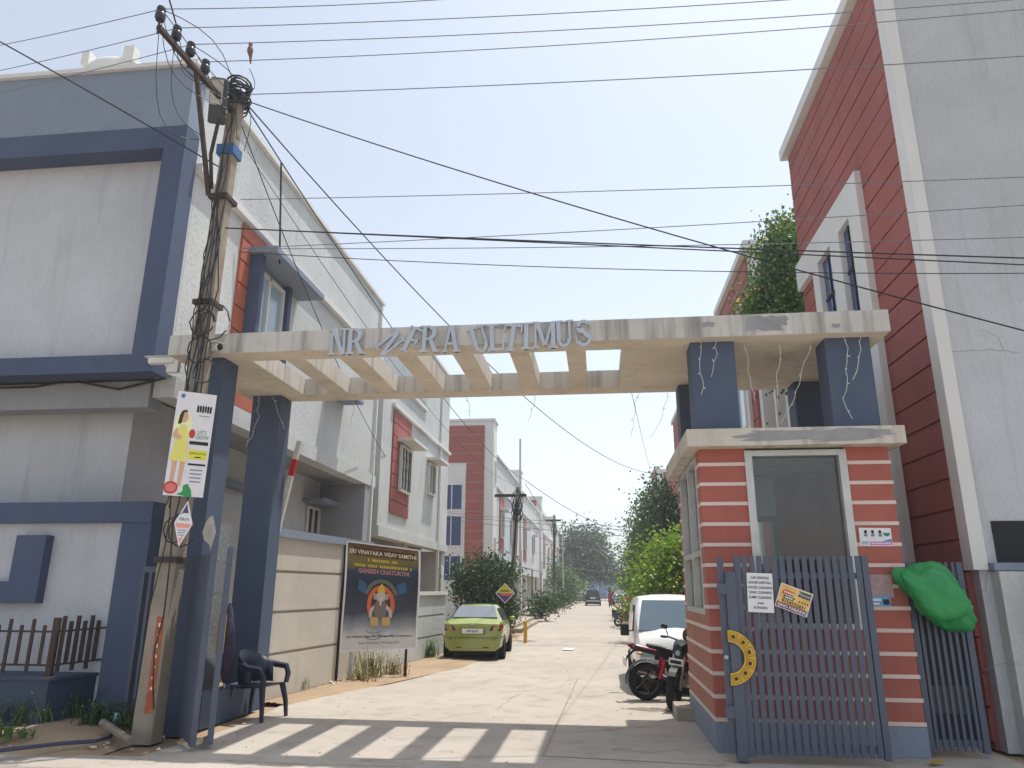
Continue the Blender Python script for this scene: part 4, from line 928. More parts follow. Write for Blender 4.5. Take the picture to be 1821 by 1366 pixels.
# cloth with a slight billow and creases
mb = MB(); nx, nz = 16, 24
W0 = .02; W1 = BW+.18
def cloth(u, v):
    x = W0+(W1-W0)*u; z = Z0+(HT-Z0)*v-.14*u*v
    return Vector((x, -.035-.03*math.sin(u*6+v*3)*math.sin(v*math.pi)-.012*math.sin(u*13-v*7), z))
for j in range(nz+1):
    for i in range(nx+1): mb.v.append(cloth(i/nx, j/nz))
for j in range(nz):
    for i in range(nx): a = j*(nx+1)+i; mb.f.append((a, a+1, a+nx+2, a+nx+1))
clo = mb.build('cloth', m, bn, smooth=True)
mb = MB()
mb.tube([cloth(i/16, 0)+Vector((0,-.004,0)) for i in range(17)], .02, 4); mb.tube([cloth(i/16, 1)+Vector((0,-.004,0)) for i in range(17)], .02, 4)
mb.tube([cloth(0, i/16)+Vector((.015,-.004,0)) for i in range(17)], .022, 4); mb.tube([cloth(1, i/16)+Vector((0,-.004,0)) for i in range(17)], .028, 4)
mb.build('white_hem', M_paper, bn)
bw_, bh_ = W1-W0, HT-Z0
def bmat(pts, mat, lift=.012, name='print'):
    """flat print laid on the cloth; pts in 0..1 banner coordinates"""
    m_ = MB(); q = [cloth(u, v)+Vector((0, -lift, 0)) for u, v in pts]; m_.add(q, [tuple(range(len(q)))]); return m_.build(name, mat, bn)
def bline(txt, u, v, size, mat, squash=1, bold=0, lift=.014):
    o = words(txt, size, mat, bn, W0+(W1-W0)*u, Z0+(HT-Z0)*v, 0, squash=squash, bold=bold)
    for q in o.data.vertices:
        p = cloth((q.co.x-W0)/(W1-W0), (q.co.z-Z0)/(HT-Z0)); q.co = (p.x, p.y-lift, p.z)
M_maroon = flat('print_darkred', S(84,44,34), .6); M_cream = flat('print_cream', S(232,224,196), .6); M_gy = flat('print_gold', S(214,186,70), .6); M_or = flat('print_flame', S(214,104,52), .6)
m_ = MB()
for k in range(14): m_.add([cloth(u, v)+Vector((0,-.008,0)) for u, v in ((.1+k*.83/14,.885),(.1+(k+1)*.83/14,.885),(.1+(k+1)*.83/14,.955),(.1+k*.83/14,.955))], [(0,1,2,3)])
m_.build('print', M_maroon, bn)
bline('SRI VINAYAKA VISAV SAMITHI', .5, .897, .125, M_cream, .92, .002)
for v_, u0_, u1_, n_ in ((.845,.3,.7,14),(.79,.12,.9,30)):
    rr = random.Random(n_)
    for k in range(n_):
        if rr.random() < .87: ua = u0_+(u1_-u0_)*k/n_; ub = ua+(u1_-u0_)/n_*.72; bmat([(ua,v_-.012),(ub,v_-.012),(ub-.004*rr.random(),v_+.016*rr.uniform(.6,1)),(ua,v_+.016)], M_gy, .009)
bline('GANESH CHATURTHI', .52, .72, .125, flat('print_pinkwhite', S(236,200,206), .6), .95, .004, .013); bline('GANESH CHATURTHI', .52, .72, .125, flat('print_crimson', S(170,40,70), .6), .95, -.001, .017)
bline("Let's Welcome Bappa With Devotion, Faith & Celebrations", .5, .115, .062, M_ink, .98, .001); bline('Date: Wednesday, 27th August 2025', .5, .055, .06, M_slate, 1, .001)
def ring(cu, cv, ru, rv, wd, mat, a0=0, a1=360, lift=.011):
    n = 22; out = [(cu+ru*math.cos(R(a0+(a1-a0)*i/n)), cv+rv*math.sin(R(a0+(a1-a0)*i/n))) for i in range(n+1)]
    inn = [(cu+(ru-wd)*math.cos(R(a0+(a1-a0)*i/n)), cv+(rv-wd*.7)*math.sin(R(a0+(a1-a0)*i/n))) for i in range(n+1)]
    m_ = MB()
    for i in range(n): m_.add([cloth(*p)+Vector((0,-lift,0)) for p in (out[i], out[i+1], inn[i+1], inn[i])], [(0,1,2,3)])
    m_.build('print', mat, bn)
ring(.5,.45,.24,.22,.05, flat('print_olive', S(104,110,90), .6), 20, 160, .009); ring(.5,.42,.19,.19,.055, M_or, -35, 215)
bmat([(.3,.62),(.2,.66),(.18,.56),(.28,.52)], flat('print_skyblue', S(50,96,130), .6), .007); bmat([(.7,.62),(.82,.66),(.84,.56),(.74,.52)], flat('print_skyblue', S(50,96,130), .6), .007)
M_fig = flat('print_silver', S(190,186,180), .6); M_tan = flat('print_tan', S(200,168,104), .6)
bmat([(.5+.06*math.cos(a), .5+.055*math.sin(a)) for a in [2*math.pi*i/14 for i in range(14)]], M_fig, .016)
bmat([(.44,.47),(.56,.47),(.6,.38),(.57,.3),(.43,.3),(.4,.38)], flat('print_grey', S(120,112,106), .6), .013)
for s_ in (-1, 1):
    bmat([(.5+s_*.06,.44),(.5+s_*.15,.38),(.5+s_*.16,.3),(.5+s_*.12,.31),(.5+s_*.11,.36),(.5+s_*.05,.4)], M_fig, .014)
    bmat([(.5+s_*.02,.3),(.5+s_*.14,.31),(.5+s_*.13,.22),(.5+s_*.03,.22)], M_tan, .015); bmat([(.5+s_*.06,.44),(.5+s_*.09,.44),(.5+s_*.09,.4),(.5+s_*.06,.4)], flat('print_red', S(196,60,50), .6), .017)
bmat([(.44,.54),(.56,.54),(.53,.6),(.5,.63),(.47,.6)], M_gy, .018)
for s_ in (-1, 1): bmat([(.5+s_*.05,.53),(.5+s_*.11,.53),(.5+s_*.1,.47),(.5+s_*.05,.47)], flat('print_rosegrey', S(176,150,146), .6), .015)
bmat([(.485,.5),(.515,.5),(.51,.43),(.535,.385),(.51,.375),(.485,.42)], flat('print_trunk', S(206,198,190), .6), .019)
bmat([(.47,.36),(.53,.36),(.52,.3),(.48,.3)], M_gy, .018)
for k in range(3): ring(.42+.16*(k % 2), .18-.03*k, .1, .03, .012, flat('print_water', S(110,140,156), .6), 180, 360, .012)

# ================================================================ vehicles
def loft(stations, prof):
    """stations: list of dict y,w,... ; prof(st) -> half outline [(x,z)...] from bottom to top centre"""
    mb = MB(); rows = []
    for st in stations:
        h = prof(st); full = [(x, z) for x, z in h]+[(-x, z) for x, z in h[::-1][1:]]
        rows.append(len(mb.v)); mb.v += [Vector((x, st['y'], z)) for x, z in full]; n = len(full)
    for a, b in zip(rows[:-1], rows[1:]):
        for k in range(n-1): mb.f.append((a+k, b+k, b+k+1, a+k+1))
    mb.f.append(tuple(rows[0]+k for k in range(n))); mb.f.append(tuple(rows[-1]+k for k in range(n))[::-1])
    return mb
M_tyre = flat('tyre', S(30,30,32), .85); M_rim = flat('rim_silver', S(170,172,176), .35, .7); M_tail = flat('tail_lamp', S(104,26,36), .2); M_plate = flat('plate_white', S(228,228,224), .5); M_under = flat('underbody', S(20,20,22), .8)
def wheel(t, x, y, r, wd=.2, rim=M_rim):
    s_ = 1 if x > 0 else -1
    wv = MB().lathe([(r*.62,-wd/2),(r*.9,-wd/2),(r,-wd*.36),(r,wd*.36),(r*.9,wd/2),(r*.62,wd/2)], (x, y, r), 'x', 24).build('tyre', M_tyre, t, smooth=True, sharp=50)
    mb = MB().lathe([(r*.64,-wd*.3),(r*.64,wd*.36*s_),(r*.58,wd*.4*s_),(r*.55,wd*.2*s_)], (x, y, r), 'x', 24).lathe([(r*.16, wd*.3*s_), (0, wd*.34*s_)], (x, y, r), 'x', 10)
    for k in range(5):
        a = 2*math.pi*k/5; c, s2 = math.cos(a), math.sin(a); xx = x+s_*wd*.28
        mb.hexa([(xx-.01, y+c*.03-s2*.035, r+s2*.03+c*.035), (xx+.02*s_, y+c*.03-s2*.035, r+s2*.03+c*.035), (xx+.02*s_, y+c*.03+s2*.035, r+s2*.03-c*.035), (xx-.01, y+c*.03+s2*.035, r+s2*.03-c*.035),
                 (xx-.01, y+c*r*.6-s2*.03, r+s2*r*.6+c*.03), (xx+.02*s_, y+c*r*.6-s2*.03, r+s2*r*.6+c*.03), (xx+.02*s_, y+c*r*.6+s2*.03, r+s2*r*.6-c*.03), (xx-.01, y+c*r*.6+s2*.03, r+s2*r*.6-c*.03)])
    mb.build('rim', rim, wv, smooth=True)
def poly(t, name, mat, pts, th=.01, n=None):
    """thin curved-free panel following given 3D points, pushed out along its normal"""
    q = [Vector(p) for p in pts]; nn = (q[1]-q[0]).cross(q[2]-q[0]).normalized()
    m_ = MB(); k = len(q); m_.v = [p+nn*th for p in q]+[p-nn*.03 for p in q]
    m_.f = [tuple(range(k)), tuple(range(k, 2*k))[::-1]]+[(i, k+i, k+(i+1) % k, (i+1) % k) for i in range(k)]
    return m_.build(name, mat, t)
def car(name, label, loc, rz, paint, kind, scale=1.0, plate=None, group=None):
    """local: +y is the front. kind sedan / suv / hatch"""
    t = thing(name, label, 'car', loc, rz, local=True, group=group); t.scale = (scale,)*3
    if kind == 'suv': L_, W, belt, roof, zs = 4.2, .86, 1.12, 1.72, .36; st_y = [(-2.1,.93,1.0,.0),(-2.06,.96,1.1,.12),(-1.95,1,1.12,.93),(-1.2,1,1.12,1),(.2,1,1.12,1),(.75,.99,1.1,.88),(1.2,.97,1.08,.12),(1.9,.92,1.0,.0),(2.1,.82,.85,0)]
    elif kind == 'sedan': L_, W, belt, roof, zs = 4.3, .85, .98, 1.47, .26; st_y = [(-2.15,.84,.78,0),(-2.1,.93,.95,0),(-1.95,.97,1.03,.02),(-1.62,.99,1.03,.1),(-1.05,1,1.0,.8),(-.7,1,.99,.97),(.0,1,.98,1),(.45,1,.96,.93),(1.2,.98,.94,.1),(1.8,.93,.84,0),(2.1,.84,.7,0),(2.15,.78,.6,0)]
    def prof(s):
        w_, zb, g = W*s['w'], s['b'], s['g']; zr = zb+.02+(roof-zb-.02)*g; gi = .1+.13*g
        return [(w_*.8, zs), (w_*.97, zs+.1), (w_, zs+.32), (w_*.985, zb-.14), (w_*.94, zb), (w_*.94-gi*.35, zb+.02+(zr-zb)*.25), (w_*.94-gi, zr-.05*g), (w_*.6, zr), (0, zr+.02)]
    sts = [dict(y=y, w=a, b=b_, g=g) for y, a, b_, g in st_y]
    loft(sts, prof).build('body', paint, t, smooth=True, sharp=35)
    MB().box(-W*.82, W*.82, -L_/2+.12, L_/2-.1, .17, zs+.02).build('underbody', M_under, t)
    wr = .3 if kind == 'sedan' else .34
    for sx in (-1, 1):
        for y in (-L_/2+.82, L_/2-.8):
            MB().lathe([(0,-.03),(wr+.06,-.03),(wr+.06,.005),(0,.005)], (sx*(W+.004), y, wr), 'x', 22).build('wheel_arch', M_under, t)
            wheel(t, sx*(W-.07), y, wr, .19)
    # glass
    P_ = {s['y']: prof(s) for s in sts}
    if kind == 'sedan':
        a, b_ = P_[-1.62], P_[-1.05]; ya, yb = -1.6, -.98
        poly(t, 'rear_window', glass('tinted_glass', S(112,120,128), .08), [(a[6][0]*.96, ya+.02, a[6][1]+.03), (-a[6][0]*.96, ya+.02, a[6][1]+.03), (-b_[6][0]*.86, yb, P_[-.7][7][1]-.04), (b_[6][0]*.86, yb, P_[-.7][7][1]-.04)], .05)
        side = [(-1.2,-.1), (-.05,.75)]
    else:
        poly(t, 'rear_window', M_glassd, [(W*.72, -2.04, 1.16), (-W*.72, -2.04, 1.16), (-W*.62, -1.93, 1.62), (W*.62, -1.93, 1.62)], .05); side = [(-1.8,-1.0),(-.95,-.05),(.0,.8)]
    for sx in (-1, 1):
        for y0, y1 in side:
            zt = roof-.1; xi = W*.94-.2; k0 = .25 if y0 < -1 and kind == 'sedan' else 0.02; k1 = .35 if y1 > .5 else 0
            pts = [(sx*(W*.94-.03), y0, belt+.05), (sx*(W*.94-.03), y1, belt+.05), (sx*xi, y1-k1, zt), (sx*xi, y0+k0, zt)]
            poly(t, 'side_window', M_glassd, pts if sx > 0 else pts[::-1], .025)
        MB().ball((sx*(W+.1), .62, belt+.06), (.1, .06, .07), 8, 6).build('mirror', paint, t, smooth=True)
        if kind == 'sedan':
            mb = MB().hexa([(sx*.46,-2.17,.78),(sx*.8,-2.12,.78),(sx*.86,-1.82,.86),(sx*.5,-1.9,.8),(sx*.54,-2.14,.93),(sx*.74,-2.08,.985),(sx*.845,-1.84,.975),(sx*.54,-1.9,.95)])
            ol = mb.build('tail_lamp', M_tail, t, bevel=.03, seg=3); MB().box(sx*.58, sx*.63, -2.168, -2.14, .82, .9).build('lamp_lens', flat('lens_pale', S(190,140,146), .2), ol)
            MB().tube([(sx*.6,-2.15,.56),(sx*.78,-2.09,.59),(sx*.85,-1.95,.64)], .018, 5).build('bumper_strip', flat('strip_teal', S(40,70,70), .4), t)
        else:
            MB().box(sx*.62, sx*.8, -2.13, -2.0, .98, 1.2).build('tail_lamp', M_tail, t, bevel=.02)
    yb = -L_/2
    if kind == 'sedan':
        MB().box(-.72, .72, -2.172, -2.1, .602, .61).build('boot_gap', M_under, t); MB().box(-.5, .5, -2.1, -2.05, .2, .27).build('diffuser', M_under, t)
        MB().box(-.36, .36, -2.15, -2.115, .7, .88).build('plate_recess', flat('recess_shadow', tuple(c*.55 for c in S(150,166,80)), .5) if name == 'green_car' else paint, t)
        pl_ = MB().box(-.3, .3, -2.165, -2.152, .72, .85).build('number_plate', M_plate, t)
        if plate: words(plate, .085, M_ink, pl_, 0, .755, -2.168, squash=.72, bold=.0015)
        MB().box(-.06, .06, -2.135, -2.11, .94, .975).build('badge', M_rim, t, bevel=.008)
        MB().box(-.66, .66, -2.165, -2.1, .255, .33).build('bumper_lip', paint, t, bevel=.02); MB().box(-.6, .6, -2.168, -2.1, .6, .612).build('bumper_crease', paint, t)
        MB().box(-.46, -.3, -2.17, -2.15, .34, .365).build('reflector', M_tail, t); MB().box(.3, .46, -2.17, -2.15, .34, .365).build('reflector', M_tail, t)
    else:
        MB().box(-.75, .75, -2.18, -2.0, .45, .62).build('bumper', M_rim, t, bevel=.03); MB().box(-.28, .28, -2.14, -2.1, .78, .92).build('number_plate', M_plate, t)
    return t
M_green = pm('paint_lime', S(140,152,66), .3, .02, 3, coat=.8, dirt=.1, dc=S(170,165,120))
gcp = at(838, 1172, Z=0)
car('green_car', 'lime green sedan parked by the boundary wall seen from behind', (gcp.x-.0, gcp.y+1.5, 0), R(3), M_green, 'sedan', .93, 'AP09 BJ 8762')
car('dark_car', 'black sport utility car driving away in the middle of the street', (-.82, 88, 0), 0, pm('paint_black', S(38,42,52), .25, .02, coat=.8), 'suv', 1.0)
car('silver_car', 'silver sedan parked on the right behind the person in red', (2.3, 92, 0), R(6), pm('paint_silver', S(186,190,196), .3, .02, metal=.4, coat=.6), 'sedan', 1.15)
car('shaded_car', 'dark sedan parked far down the street on the left', (-2.9, 108, 0), 0, pm('paint_charcoal', S(70,74,80), .3, .02, coat=.6), 'sedan', 1.15)

# white van, front towards the gate
M_wp = pm('paint_van_white', S(232,232,230), .3, .02, 3, coat=.5)
vn = thing('white_van', 'white minivan parked behind the motorcycles facing the gate', 'van', (1.36, 15.9, 0), R(180), local=True); vn.scale = (1, 1, .95)
W = .76
def vprof(s): w_, zr, zw = W*s['w'], s['r'], s['b']; return [(w_*.9,.28),(w_*.99,.4),(w_,.75),(w_*.99,zw),(w_*.9,zw+(zr-zw)*.75),(w_*.8,zr-.03),(w_*.4,zr+.01),(0,zr+.02)]
vst = [dict(y=-1.75,w=.94,r=1.6,b=1.0),dict(y=-1.6,w=1,r=1.74,b=1.0),dict(y=0,w=1,r=1.78,b=1.0),dict(y=.75,w=1,r=1.76,b=1.0),dict(y=1.05,w=1,r=1.66,b=1.0),dict(y=1.42,w=.99,r=1.2,b=.98),dict(y=1.62,w=.97,r=1.02,b=.9),dict(y=1.76,w=.93,r=.84,b=.74),dict(y=1.8,w=.88,r=.6,b=.5)]
loft(vst, vprof).build('body', M_wp, vn, smooth=True, sharp=35)
poly(vn, 'windscreen', glass('tinted_screen', S(96,116,130), .08), [(-W*.88,1.46,1.1),(W*.88,1.46,1.1),(W*.74,1.06,1.66),(-W*.74,1.06,1.66)][::-1], .05)
for sx in (-1, 1):
    MB().tube([(sx*.1,1.54,1.1),(sx*.1+.36,1.4,1.2)], .008, 4).build('wiper', M_black, vn)
    MB().box(sx*.42, sx*.68, 1.72, 1.79, .66, .78).build('headlamp', M_glasss, vn, bevel=.02); wheel(vn, sx*(W-.06), 1.2, .29, .17); wheel(vn, sx*(W-.06), -1.15, .29, .17)
    poly(vn, 'side_window', M_glassd, [(sx*(W*.985),.2,1.08),(sx*(W*.985),.95,1.08),(sx*(W*.9),.75,1.58),(sx*(W*.9),.2,1.58)] if sx > 0 else [(sx*(W*.985),.2,1.08),(sx*(W*.9),.2,1.58),(sx*(W*.9),.75,1.58),(sx*(W*.985),.95,1.08)], .02)
    MB().tube([(sx*.74,1.3,1.12),(sx*.9,1.36,1.1)], .015, 5).build('mirror_arm', M_black, vn); MB().box(sx*.84, sx*1.0, 1.33, 1.4, 1.02, 1.24).build('mirror', M_black, vn, bevel=.02)
MB().box(-.42, .42, 1.78, 1.815, .62, .7).build('grille', M_black, vn); MB().box(-.74, .74, 1.74, 1.86, .34, .54).build('bumper', M_black, vn, bevel=.03); MB().box(-.25, .25, 1.86, 1.87, .38, .48).build('number_plate', M_plate, vn)
MB().box(-.7,.7,-1.6,1.6,.18,.3).build('underbody', M_under, vn)

# ---- motorcycles
M_bred = pm('bike_red', S(138,22,36), .25, .03, 4, coat=.7); M_chrome = flat('bike_steel', S(170,166,160), .3, .8)
def bike(label, loc, rz, paint, lean=6, plate=True):
    """local: +y front"""
    t = thing('motorcycle', label, 'motorcycle', loc, rz, local=True); t.rotation_euler = (0, R(lean), rz)
    for y in (-.66, .68):
        wv = MB().lathe([(.235,-.05),(.28,-.062),(.3,-.04),(.305,0),(.3,.04),(.28,.062),(.235,.05),(.225,.0),(.235,-.05)], (0, y, .305), 'x', 30).build('tyre', M_tyre, t, smooth=True)
        mb = MB().lathe([(.238,-.03),(.238,.03),(.215,.03),(.215,-.03),(.238,-.03)], (0, y, .305), 'x', 28).lathe([(.05,-.06),(.05,.06),(0,.06)], (0, y, .305), 'x', 12)
        for k in range(5):
            a = 2*math.pi*k/5; c, s_ = math.cos(a), math.sin(a); mb.tube([(0, y+c*.04, .305+s_*.04), (0, y+c*.22, .305+s_*.22)], .016, 4)
        mb.build('rim', M_black, wv, smooth=True)
        MB().lathe([(.06,.055),(.1,.055),(.1,.06),(.06,.06),(.06,.055)], (0, y, .305), 'x', 20).build('brake_disc', M_iron, wv)
    MB().tube([(0,.45,.85),(0,.35,.55),(0,.05,.32),(0,-.25,.36),(0,-.3,.62)], .035, 6).tube([(0,.45,.85),(0,-.05,.7),(0,-.62,.78)], .03, 6).build('frame', M_black, t, smooth=True)
    for sx in (-1, 1):
        MB().tube([(sx*.09,.68,.305),(sx*.085,.5,.8),(sx*.08,.46,.95)], .024, 7).build('fork', M_chrome, t, smooth=True)
        MB().tube([(sx*.08,-.66,.305),(sx*.08,-.1,.36)], .022, 5).build('swing_arm', M_black, t)
        MB().tube([(sx*.09,-.45,.36),(sx*.1,-.35,.66)], .03, 7).build('shock_absorber', flat('shock_red', S(190,40,60), .4), t)
        MB().tube([(0,.42,1.0),(sx*.2,.4,1.04),(sx*.36,.3,1.02)], .014, 5).tube([(sx*.27,.35,1.03),(sx*.37,.295,1.02)], .02, 6).build('handlebar', M_black, t)
        MB().tube([(sx*.22,.4,1.03),(sx*.28,.38,1.16)], .008, 4).ball((sx*.31,.38,1.19), (.06,.02,.04), 8, 6).build('mirror', M_black, t, smooth=True)
        MB().ball((sx*.16,-.8,.78), (.035,.05,.025), 7, 5).build('indicator', flat('indicator_amber', S(200,130,40), .3), t, smooth=True)
    MB().box(-.12,.12,-.2,.2,.28,.52).build('engine', M_chrome, t, bevel=.04); MB().box(-.13,.13,-.08,.12,.5,.62).build('cylinder_head', M_black, t, bevel=.03)
    tkst = [(.42,.06,.86,.12),(.36,.13,.84,.2),(.2,.17,.82,.23),(.0,.16,.8,.2),(-.12,.11,.78,.12)]
    def tp_(s): w_, z_, h_ = s['w'], s['z'], s['h']; return [(w_*.55,z_-h_*.45),(w_,z_-h_*.1),(w_*.95,z_+h_*.45),(w_*.5,z_+h_*.8),(0,z_+h_*.86)]
    loft([dict(y=a, w=b_, z=c-.04, h=d) for a, b_, c, d in tkst][::-1], tp_).build('fuel_tank', paint, t, smooth=True, sharp=60)
    def sp_(s): w_, z_ = s['w'], s['z']; return [(w_*.8,z_-.07),(w_,z_-.02),(w_*.9,z_+.02),(0,z_+.035)]
    loft([dict(y=-.62,w=.09,z=.88),dict(y=-.4,w=.12,z=.85),dict(y=-.2,w=.13,z=.79),dict(y=-.08,w=.11,z=.8)], sp_).build('seat', M_black, t, smooth=True)
    loft([dict(y=-.92,w=.03,z=.9),dict(y=-.8,w=.075,z=.87),dict(y=-.55,w=.11,z=.82),dict(y=-.25,w=.12,z=.73)], sp_).build('tail_cowl', M_black, t, smooth=True); loft([dict(y=-.9,w=.035,z=.915),dict(y=-.75,w=.07,z=.895),dict(y=-.5,w=.1,z=.84)], lambda s: [(s['w']*1.12,s['z']-.05),(s['w']*1.2,s['z']-.02),(s['w']*.9,s['z']),(0,s['z']+.0)]).build('tail_panel', paint, t, smooth=True)
    MB().box(-.06,.06,-.96,-.9,.86,.92).build('tail_lamp', M_tail, t, bevel=.015)
    MB().tube([(0,-.82,.84),(0,-.98,.7),(0,-1.02,.6)], .02, 5).build('fender_arm', M_black, t); MB().box(-.1,.1,-1.03,-1.015,.56,.7).build('rear_plate', M_plate, t)
    mb = MB()
    for k in range(9):
        a0, a1 = R(35+k*14), R(35+(k+1)*14); pts = [(-.06,-.66+.36*math.cos(a0+R(25)),.305+.36*math.sin(a0+R(25)))]
        c0, s0, c1, s1 = math.cos(a0+R(25)), math.sin(a0+R(25)), math.cos(a1+R(25)), math.sin(a1+R(25))
        mb.hexa([(-.06,-.66+.34*c0,.305+.34*s0),(.06,-.66+.34*c0,.305+.34*s0),(.06,-.66+.34*c1,.305+.34*s1),(-.06,-.66+.34*c1,.305+.34*s1),(-.06,-.66+.35*c0,.305+.35*s0),(.06,-.66+.35*c0,.305+.35*s0),(.06,-.66+.35*c1,.305+.35*s1),(-.06,-.66+.35*c1,.305+.35*s1)])
    mb.build('mudguard', M_black, t)
    mb = MB()
    for k in range(7):
        a0, a1 = R(40+k*14), R(40+(k+1)*14); c0, s0, c1, s1 = math.cos(a0), math.sin(a0), math.cos(a1), math.sin(a1)
        mb.hexa([(-.06,.68+.33*c0,.305+.33*s0),(.06,.68+.33*c0,.305+.33*s0),(.06,.68+.33*c1,.305+.33*s1),(-.06,.68+.33*c1,.305+.33*s1),(-.06,.68+.34*c0,.305+.34*s0),(.06,.68+.34*c0,.305+.34*s0),(.06,.68+.34*c1,.305+.34*s1),(-.06,.68+.34*c1,.305+.34*s1)])
    mb.build('mudguard', M_black, t)
    MB().tube([(-.13,.1,.3),(-.14,-.2,.3),(-.16,-.45,.4),(-.17,-.85,.5)], [.025,.03,.05,.055], 9).build('exhaust', M_chrome, t, smooth=True); MB().tube([(-.172,-.5,.425),(-.178,-.75,.49)], .06, 9).build('heat_shield', M_black, t, smooth=True)
    loft([dict(y=.44,w=.13,z=.92),dict(y=.54,w=.11,z=.9),dict(y=.62,w=.06,z=.86)], lambda s: [(s['w']*.6,s['z']-.13),(s['w'],s['z']-.04),(s['w']*.8,s['z']+.08),(0,s['z']+.12)]).build('headlamp_cowl', M_black, t, smooth=True)
    MB().ball((0,.6,.84), (.06,.03,.06), 9, 6).build('headlamp', M_glasss, t, smooth=True)
    if plate:
        fp = MB().box(-.11,.11,.7,.712,.66,.76).build('front_plate', M_plate, t); flatpoly(rc(-.09,.09,.685,.735), .0).xf(Matrix.Translation((0,.714,0))).build('print', M_ink, fp)
    return t
b1p = at(1152, 1245, Z=0)
bike('red and black motorcycle standing sideways with raised tail before the van', (b1p.x+.62, b1p.y+.12, 0), R(-78), M_bred, 5, False)
b2p = at(1228, 1262, Z=0)
bike('motorcycle half hidden by the booth with its front wheel turned outwards', (b2p.x-.04, b2p.y+.55, 0), R(160), M_bred, -7)
hl = thing('helmet', 'black helmet resting on the half hidden motorcycle', 'helmet', (b2p.x+.14, b2p.y+.72, 1.05), local=True)
MB().ball((0,0,0), (.13,.16,.14), 14, 10).build('shell', M_black, hl, smooth=True); MB().box(-.1,.1,-.165,-.13,-.03,.05).build('visor', M_glassd, hl, bevel=.02)
# scooter
sc = thing('scooter', 'dark scooter parked sideways beside the flowering shrub', 'scooter', (1.45, 39, 0), R(-78), local=True); sc.scale = (1.0,)*3
for y in (-.6,.6): MB().lathe([(.12,-.05),(.2,-.06),(.23,0),(.2,.06),(.12,.05)], (0,y,.23), 'x', 20).build('tyre', M_tyre, sc, smooth=True)
M_scb = pm('scooter_navy', S(40,44,60), .3, .03, coat=.6)
loft([dict(y=-.9,w=.06,z=.72),dict(y=-.7,w=.17,z=.62),dict(y=-.4,w=.19,z=.55),dict(y=-.15,w=.15,z=.48)], lambda s: [(s['w']*.7,s['z']-.26),(s['w'],s['z']-.1),(s['w']*.9,s['z']+.08),(0,s['z']+.12)]).build('rear_body', M_scb, sc, smooth=True)
MB().box(-.14,.14,-.8,-.1,.7,.8).build('seat', M_black, sc, bevel=.04); MB().box(-.16,.16,-.2,.35,.22,.3).build('footboard', M_scb, sc, bevel=.03)
MB().hexa([(-.2,.33,.28),(.2,.33,.28),(.2,.4,.28),(-.2,.4,.28),(-.17,.42,.9),(.17,.42,.9),(.17,.5,.9),(-.17,.5,.9)]).build('leg_shield', M_scb, sc, bevel=.03)
MB().tube([(0,.6,.23),(0,.45,.6),(0,.42,1.0)], .03, 6).tube([(-.32,.36,1.02),(0,.42,1.02),(.32,.36,1.02)], .02, 6).build('steering', M_black, sc); MB().ball((0,.46,.98), (.12,.1,.09), 10, 7).build('headlamp_cowl', M_scb, sc, smooth=True)
MB().box(-.2,-.17,-.75,-.3,.5,.53).build('side_trim', M_chrome, sc); MB().box(.17,.2,-.75,-.3,.5,.53).build('side_trim', M_chrome, sc)

# ================================================================ person in red walking away
pe = thing('person', 'person in dark red tunic and headscarf walking along the street', 'person', (1.03, 79, 0), R(15), local=True)
me = bpy.data.meshes.new('body')
J = dict(pel=(0,0,.92), ch=(0,.0,1.25), nk=(0,.01,1.42), hd=(0,.02,1.52), ht=(0,.02,1.63), lh=(-.1,0,.86), lk=(-.11,-.04,.48), la=(-.11,.1,.08), lt=(-.11,-.06,.04), rh=(.1,0,.86), rk=(.1,-.12,.5), ra=(.1,-.04,.08), rt=(.1,-.2,.04),
 ls=(-.18,0,1.36), le=(-.25,.04,1.1), lw=(-.22,-.1,.9), lf=(-.2,-.15,.83), rs=(.18,0,1.36), re=(.24,.02,1.1), rw=(.2,-.14,.95), rf=(.17,-.2,.9))
names = list(J); ed = [('pel','ch'),('ch','nk'),('nk','hd'),('hd','ht'),('pel','lh'),('lh','lk'),('lk','la'),('la','lt'),('pel','rh'),('rh','rk'),('rk','ra'),('ra','rt'),('ch','ls'),('ls','le'),('le','lw'),('lw','lf'),('ch','rs'),('rs','re'),('re','rw'),('rw','rf')]
me.from_pydata([J[n] for n in names], [(names.index(a), names.index(b_)) for a, b_ in ed], [])
po = bpy.data.objects.new('body', me); col.objects.link(po); po.parent = pe
po.modifiers.new('skin', 'SKIN'); sv = me.skin_vertices[0].data
rad = dict(pel=.15, ch=.15, nk=.055, hd=.09, ht=.07, lh=.09, lk=.06, la=.04, lt=.035, rh=.09, rk=.06, ra=.04, rt=.035, ls=.06, le=.042, lw=.03, lf=.03, rs=.06, re=.042, rw=.03, rf=.03)
for i, n in enumerate(names): sv[i].radius = (rad[n], rad[n]); sv[i].use_root = n == 'pel'
po.modifiers.new('sub', 'SUBSURF').levels = 1; me.materials.append(flat('skin_brown', S(140,96,74), .6))
MB().lathe([(.24,.5),(.25,.62),(.2,.9),(.17,1.05),(.2,1.25),(.2,1.36),(.09,1.43)], (0,.0,0), n=16).xf(Matrix.Diagonal((1,.75,1,1))).build('tunic', pm('cloth_maroon', S(140,34,56), .9, .15, 6), pe, smooth=True)
MB().ball((0,.035,1.57), (.115,.125,.135), 12, 8).build('headscarf', pm('cloth_darkred', S(90,26,44), .9, .15, 6), pe, smooth=True)
for sx in (-1, 1): MB().tube([(sx*.1,0,.8),(sx*.1,-.06,.48),(sx*.105,.03,.12)], [.11,.085,.07], 8).build('trouser_leg', pm('cloth_dark', S(50,44,56), .9, .1, 6), pe, smooth=True)
